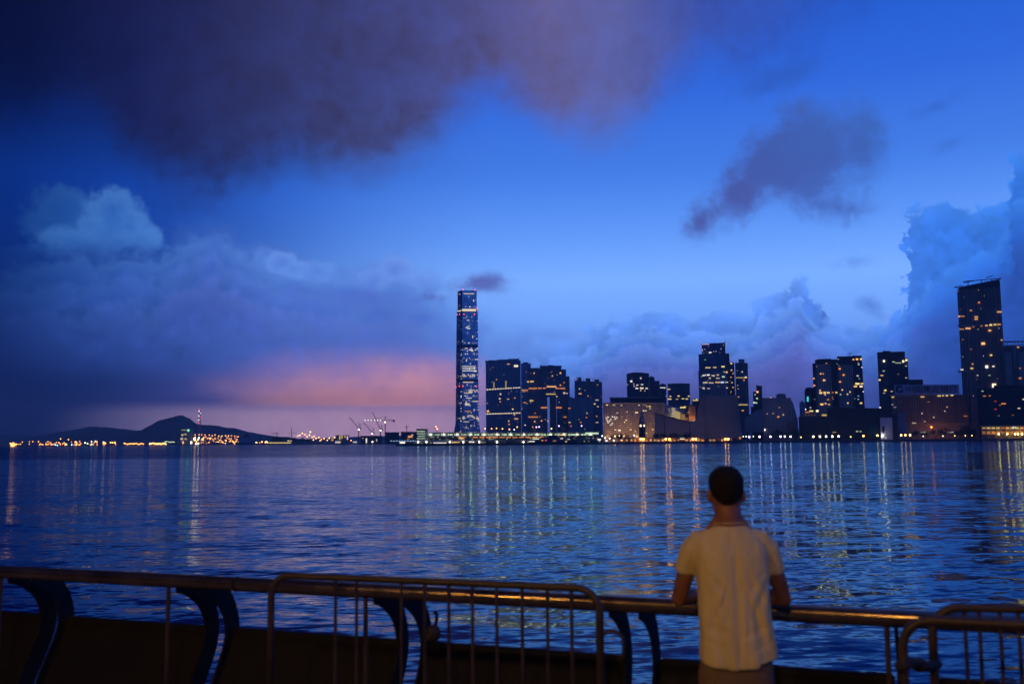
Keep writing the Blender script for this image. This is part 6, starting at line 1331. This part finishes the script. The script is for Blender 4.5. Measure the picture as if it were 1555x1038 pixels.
def person():
    Yp = 4.88; c = at_y(1112, 835, Yp)
    root = thing('person', 'short-haired man in a pale T-shirt leaning his forearms on the railing, seen from behind', 'person', (c.x, c.y, 0)); root.rotation_euler.z = R(-4); root.scale = (.955, 1, 1)
    def bighead(me):
        for v in me.vertices:
            z = v.co.z
            if z > 1.47 and abs(v.co.x - HX) < .14:
                k = min(1, (z - 1.47) / .07)
                v.co.x = HX + (v.co.x - HX) * (1 + .10 * k); v.co.y = HY + (v.co.y - HY) * (1 + .06 * k)
                if z > 1.5: v.co.z = 1.737 - (1.737 - z) * (1 + .07 * min(1, (z - 1.5) / .05))
        return me
    skin, nt, b = new_mat('skin')
    tc = nt.nodes.new('ShaderNodeTexCoord'); nz = noise_tex(nt, tc.outputs['Object'], 14, 5, .6)
    nt.links.new(mix_color(nt, V(nt, nz.outputs['Fac']).lin(.3, .7), (.25, .10, .052), (.31, .13, .07)), b.inputs['Base Color'])
    b.inputs['Roughness'].default_value = .5; b.inputs['Subsurface Weight'].default_value = .08; b.inputs['Subsurface Radius'].default_value = (.01, .004, .002)
    def part(name, me, mat, par=root):
        o = bpy.data.objects.new(name, me); COL.objects.link(o); me.materials.append(mat); o.parent = par; return o
    # ---- body: one continuous surface
    bm = bmesh.new()
    HX, HY = -0.005, 0.125           # head centre
    # torso
    loft(bm, [(0, .005, .78, .145, .095), (0, .015, .88, .150, .094), (0, .032, 1.0, .145, .088), (0, .052, 1.12, .150, .088), (0, .070, 1.25, .160, .092), (0, .08, 1.32, .155, .09), (0, .085, 1.38, .125, .07), (0, .09, 1.42, .09, .062)])
    for s in (-1, 1): add_limb(bm, [(s * .028, .098, 1.505), (s * .055, .092, 1.455), (s * .105, .088, 1.405)], [.034, .036, .032], 14)
    add_limb(bm, [(0, .085, 1.38), (-.002, .092, 1.47), (HX, .112, 1.56)], [.072, .064, .064], 20)
    # head
    loft(bm, [(HX, HY + .05, 1.503, .030, .028), (HX, HY + .045, 1.515, .046, .050), (HX, HY + .022, 1.535, .058, .074), (HX, HY + .008, 1.56, .066, .088), (HX, HY + .002, 1.59, .071, .094), (HX, HY, 1.62, .0735, .096), (HX, HY - .003, 1.65, .074, .096), (HX, HY - .006, 1.675, .071, .092), (HX, HY - .008, 1.697, .061, .080), (HX, HY - .01, 1.713, .043, .058), (HX, HY - .01, 1.722, .018, .024)], 32, 2.15)
    for s in (-1, 1):
        add_ball(bm, (HX + s * .078, HY - .010, 1.600), .011, .021, .033, rot=Matrix.Rotation(s * .35, 3, 'Z') @ Matrix.Rotation(-.15, 3, 'X'))
        add_ball(bm, (HX + s * .077, HY - .002, 1.580), .009, .012, .014)
        add_ball(bm, (HX + s * .031, HY + .088, 1.634), .017, .010, .006)   # brow
        add_ball(bm, (HX + s * .031, HY + .083, 1.618), .012, .012, .010)   # eyeball / lid
        add_ball(bm, (HX + s * .045, HY + .068, 1.588), .022, .020, .018)   # cheek
    add_limb(bm, [(HX, HY + .094, 1.625), (HX, HY + .107, 1.602), (HX, HY + .114, 1.584)], [.008, .010, .0125], 10, 3)
    add_ball(bm, (HX, HY + .094, 1.556), .024, .010, .006); add_ball(bm, (HX, HY + .093, 1.546), .020, .010, .007); add_ball(bm, (HX, HY + .082, 1.520), .020, .014, .014)
    # arms, forearms resting on the handrail, hands folded in front of it
    for s in (-1, 1):
        el = Vector((s * .268 + .010, .150, 1.083)); wr = Vector((s * .085, .330, 1.082)); sh = Vector((s * .165, .088, 1.335))
        add_limb(bm, [sh, sh.lerp(el, .5) + Vector((s * .012, -.004, 0)), el], [.044, .045, .039], 18)
        add_limb(bm, [el, el.lerp(wr, .35) + Vector((s * .006, 0, .002)), wr], [.039, .040, .027], 18)
        # palm, fingers, thumb: the right hand lies over the left
        dz = .022 if s > 0 else -.004
        d = Vector((-s * .86, .5, -.06)).normalized(); lat = Vector((.5 * s, .86, 0)) * 1.0; up = Vector((0, 0, 1))
        w0 = wr + Vector((0, 0, dz * .6)); pc = w0 + d * .055 + up * dz * .4
        add_limb(bm, [wr, w0 + d * .03], [.026, .027], 14, 3)
        add_ball(bm, pc, .050, .040, .017, seg=16, rings=10, rot=Matrix((d, lat.normalized(), up)).transposed())
        for f, (o_, ln, rd) in enumerate(((-.030, .070, .0088), (-.010, .080, .0092), (.011, .075, .0088), (.030, .060, .0078))):
            p0 = pc + d * .036 + lat.normalized() * o_; p1 = p0 + d * ln * .45 - up * .004; p2 = p1 + (d * .85 - up * .5).normalized() * ln * .32; p3 = p2 + (d * .5 - up * .86).normalized() * ln * .25
            add_limb(bm, [p0, p1, p2, p3], [rd, rd * .97, rd * .9, rd * .78], 10, 3)
        t0 = w0 + d * .022 - lat.normalized() * .026; t1 = t0 - lat.normalized() * .024 + d * .024; t2 = t1 + d * .028 - lat.normalized() * .006; add_limb(bm, [t0, t1, t2], [.013, .0105, .0088], 10, 3)
    # legs and feet
    for s in (-1, 1):
        add_limb(bm, [(s * .085, .0, .84), (s * .098, .015, .50), (s * .105, -.01, .28), (s * .108, -.02, .09)], [.088, .060, .052, .038], 18)
        add_limb(bm, [(s * .108, -.03, .05), (s * .12, .08, .035), (s * .125, .15, .03)], [.036, .036, .026], 12)
    body = part('body', bighead(remesh(bm, .0055, 4)), skin)
    # ---- hair: cropped cap, tapered at the nape
    hairm, nt, b = new_mat('hair'); b.inputs['Base Color'].default_value = (.010, .008, .007, 1); b.inputs['Roughness'].default_value = .75; b.inputs['Specular IOR Level'].default_value = .25
    tc = nt.nodes.new('ShaderNodeTexCoord'); mp = nt.nodes.new('ShaderNodeMapping'); mp.inputs['Scale'].default_value = (1, 1, .35); nt.links.new(tc.outputs['Object'], mp.inputs['Vector'])
    nz = noise_tex(nt, mp.outputs[0], 260, 4, .7); bn = nt.nodes.new('ShaderNodeBump'); bn.inputs['Strength'].default_value = .8; bn.inputs['Distance'].default_value = .004; nt.links.new(nz.outputs['Fac'], bn.inputs['Height']); nt.links.new(bn.outputs[0], b.inputs['Normal'])
    bm = bmesh.new(); g = .007
    loft(bm, [(HX, HY - .030, 1.556, .036, .050), (HX, HY - .022, 1.568, .050, .070), (HX, HY - .014, 1.588, .062, .086), (HX, HY - .012, 1.61, .0745, .0925), (HX, HY - .012, 1.63, .079, .095), (HX, HY - .010, 1.65, .0815, .0985), (HX, HY - .008, 1.68, .0795, .099), (HX, HY - .008, 1.702, .071, .091), (HX, HY - .01, 1.720, .055, .072), (HX, HY - .012, 1.732, .034, .044), (HX, HY - .012, 1.736, .012, .016)], 48, 2.2)
    for v in bm.verts:   # clear the face and ears, roughen the outline
        fy = v.co.y - HY
        if fy > .045 and v.co.z < 1.668: v.co.y = HY + .045 + (fy - .045) * .05
        k = mnoise.noise(v.co * 90) * .0035 + mnoise.noise(v.co * 22) * .004
        n = Vector((v.co.x - HX, v.co.y - HY, (v.co.z - 1.62) * .6)).normalized(); v.co += n * k
    part('hair', bighead(remesh(bm, .005, 2)), hairm, body)
    # ---- T-shirt
    sm, nt, b = new_mat('tshirt_cotton')
    tc = nt.nodes.new('ShaderNodeTexCoord')
    mp = nt.nodes.new('ShaderNodeMapping'); mp.inputs['Scale'].default_value = (1, 1, .28); nt.links.new(tc.outputs['Object'], mp.inputs['Vector'])
    n1 = noise_tex(nt, mp.outputs[0], 11, 3, .5, .6); n2 = noise_tex(nt, tc.outputs['Object'], 420, 2, .5)
    nt.links.new(mix_color(nt, V(nt, n1.outputs['Fac']).lin(.3, .7), (.70, .58, .25), (.80, .68, .34)), b.inputs['Base Color']); b.inputs['Roughness'].default_value = .9; b.inputs['Specular IOR Level'].default_value = .2; b.inputs['Sheen Weight'].default_value = .15
    b1 = nt.nodes.new('ShaderNodeBump'); b1.inputs['Strength'].default_value = .55; b1.inputs['Distance'].default_value = .02; nt.links.new(n1.outputs['Fac'], b1.inputs['Height'])
    b2 = nt.nodes.new('ShaderNodeBump'); b2.inputs['Strength'].default_value = .25; b2.inputs['Distance'].default_value = .002; nt.links.new(n2.outputs['Fac'], b2.inputs['Height']); nt.links.new(b1.outputs[0], b2.inputs['Normal']); nt.links.new(b2.outputs[0], b.inputs['Normal'])
    bm = bmesh.new()
    loft(bm, [(.012, -.005, .800, .186, .122), (.012, -.005, .815, .190, .126), (.012, .0, .86, .190, .126), (.009, .008, .95, .184, .122), (.006, .022, 1.05, .178, .118), (.004, .04, 1.15, .178, .118), (.002, .06, 1.25, .184, .122), (0, .072, 1.32, .186, .118), (0, .080, 1.365, .176, .104), (0, .086, 1.395, .150, .090), (0, .089, 1.42, .122, .080), (0, .090, 1.438, .102, .074), (0, .091, 1.448, .088, .068)], 64, 2.5)
    for s in (-1, 1):
        tube = [(s * .10, .083, 1.385), (s * .155, .086, 1.368), (s * .192, .094, 1.325), (s * .214, .106, 1.27), (s * .226, .116, 1.228), (s * .228, .118, 1.218)]
        tube_path(bm, tube, [.050, .060, .061, .057, .0565, .0545], 20)
    me = remesh(bm, .0058, 14)
    rc = random.Random(11); creases = []
    for a_, b_, d_, w_ in ((( -.15, 1.235), (-.05, 1.15), .010, .016), ((-.165, 1.20), (-.07, 1.06), .009, .016), ((.15, 1.24), (.06, 1.13), .010, .016), ((.165, 1.20), (.085, 1.02), .011, .017), ((.10, 1.10), (.13, .92), .010, .018), ((.045, 1.16), (.075, .90), .009, .016),
                           ((-.04, 1.22), (-.055, .95), .008, .016), ((-.11, 1.05), (-.085, .86), .009, .017), ((-.155, 1.00), (-.02, .955), .008, .015), ((.15, .99), (.02, .94), .009, .015), ((-.16, .93), (-.06, .895), .008, .014), ((.16, .92), (.06, .875), .009, .014), ((-.13, 1.37), (-.05, 1.30), .007, .014), ((.13, 1.37), (.05, 1.30), .007, .014), ((.02, 1.33), (.012, 1.0), .008, .017)):
        creases.append((Vector(a_), Vector(b_), d_, w_))
    def crease(x, z):
        t_ = 0.0; q = Vector((x + .012 * mnoise.noise(Vector((x * 8, z * 8, 5))), z + .010 * mnoise.noise(Vector((x * 8, z * 8, 9)))))
        for a_, b_, d_, w_ in creases:
            ab = b_ - a_; u_ = (q - a_).dot(ab) / ab.length_squared
            if -.1 < u_ < 1.1:
                e = (q - (a_ + ab * max(0, min(1, u_)))); r_ = e.length; sg = 1 if ab.x * e.y - ab.y * e.x > 0 else -1
                env = max(0, min(1, (u_ + .1) * 4)) * max(0, min(1, (1.1 - u_) * 4))
                t_ += d_ * env * (math.exp(-(r_ / w_) ** 2) - .7 * math.exp(-((r_ * sg - w_ * 1.5) / (w_ * 1.1)) ** 2))
        return t_
    for v in me.vertices:   # folds: spine furrow, drag lines from the shoulders, slack at the waist, uneven hem
        p = v.co; z = p.z
        back = max(0.0, min(1.0, (.06 - (p.y - .03)) / .12))
        dy = 0.0
        dy += .010 * math.exp(-((p.x - .004) / .022) ** 2) * max(0, min(1, (z - .92) / .2)) * max(0, min(1, (1.40 - z) / .12)) * back
        f = mnoise.noise(Vector((p.x * 13 + z * 2.2, 3.0, z * 2.0))) * .020 + mnoise.noise(Vector((p.x * 30 - z * 3, 8.0, z * 4.5))) * .008
        f *= back * max(.25, min(1, (1.33 - z) / .3)) if abs(p.x) < .2 else .25
        diag = math.sin((abs(p.x) * 1.0 + (z - 1.05) * .55) * 85 + 3 * mnoise.noise(p * 5)) * .005 * back * math.exp(-((z - 1.14) / .12) ** 2) * (abs(p.x) > .06)
        v.co.y = p.y + dy + f + diag + crease(p.x, z) * back * .36
        v.co.x += mnoise.noise(Vector((z * 9, p.y * 8, 1.7 + (3 if p.x > 0 else 0)))) * .006 * (abs(p.x) > .12) * (z < 1.22)
        if z < .85: v.co.z += (.85 - z) / .05 * (mnoise.noise(Vector((p.x * 9, 2.2, 0))) * .012 + (.016 if p.x > .1 else 0) - (.004 if p.x < 0 else 0) + abs(p.x) ** 2 * .5)
    part('t_shirt', me, sm, body)
    bm = bmesh.new(); ring = [(.0 + .088 * math.cos(2 * PI * k / 36), .091 + .068 * math.sin(2 * PI * k / 36), 1.447 + .006 * abs(math.cos(2 * PI * k / 36)) - .014 * math.sin(2 * PI * k / 36)) for k in range(37)]
    tube_path(bm, ring, .0026, 8, False); m_ = bpy.data.meshes.new('collar'); bm.to_mesh(m_); bm.free()
    for p in m_.polygons: p.use_smooth = True
    part('collar', m_, sm, body)
    # ---- trousers and shoes
    tm = plain('trouser_khaki', (0.20, 0.13, 0.075), 0.85, scale=30, var=0.15, bump=0.2)
    bm = bmesh.new()
    loft(bm, [(.008, .0, .72, .176, .112), (.008, .0, .79, .176, .112), (.008, .004, .84, .166, .102), (.006, .01, .90, .150, .090)], 48, 2.5)
    for s in (-1, 1): add_limb(bm, [(s * .090, .0, .76), (s * .100, .012, .50), (s * .106, -.008, .28), (s * .109, -.015, .07)], [.098, .082, .072, .068], 20)
    me = remesh(bm, .008, 5)
    for v in me.vertices: v.co.y += mnoise.noise(Vector((v.co.x * 16, v.co.y * 6, v.co.z * 7))) * .007
    part('trousers', me, tm, body)
    bm = bmesh.new()
    for v_ in (0,):
        pass
    for s in (-1, 1):
        bm = bmesh.new(); add_limb(bm, [(s * .108, -.055, .05), (s * .113, .03, .052), (s * .121, .12, .042), (s * .126, .175, .036)], [.044, .047, .046, .034], 16); add_ball(bm, (s * .109, -.02, .085), .045, .055, .035)
        me = remesh(bm, .006, 3)
        for v in me.vertices: v.co.z = max(v.co.z, .001)
        part('shoe', me, plain('shoe_canvas', (0.10, 0.09, 0.08), 0.8, scale=20), body)
person()

scene.view_settings.view_transform = 'Standard'; scene.view_settings.look = 'None'
scene.view_settings.exposure = 0.0; scene.view_settings.gamma = 1.0
scene.cycles.use_adaptive_sampling = True; scene.cycles.adaptive_threshold = 0.02
scene.cycles.use_denoising = True; scene.cycles.denoiser = 'OPENIMAGEDENOISE'
scene.cycles.max_bounces = 6; scene.cycles.diffuse_bounces = 2; scene.cycles.glossy_bounces = 3
scene.cycles.sample_clamp_indirect = 6.0
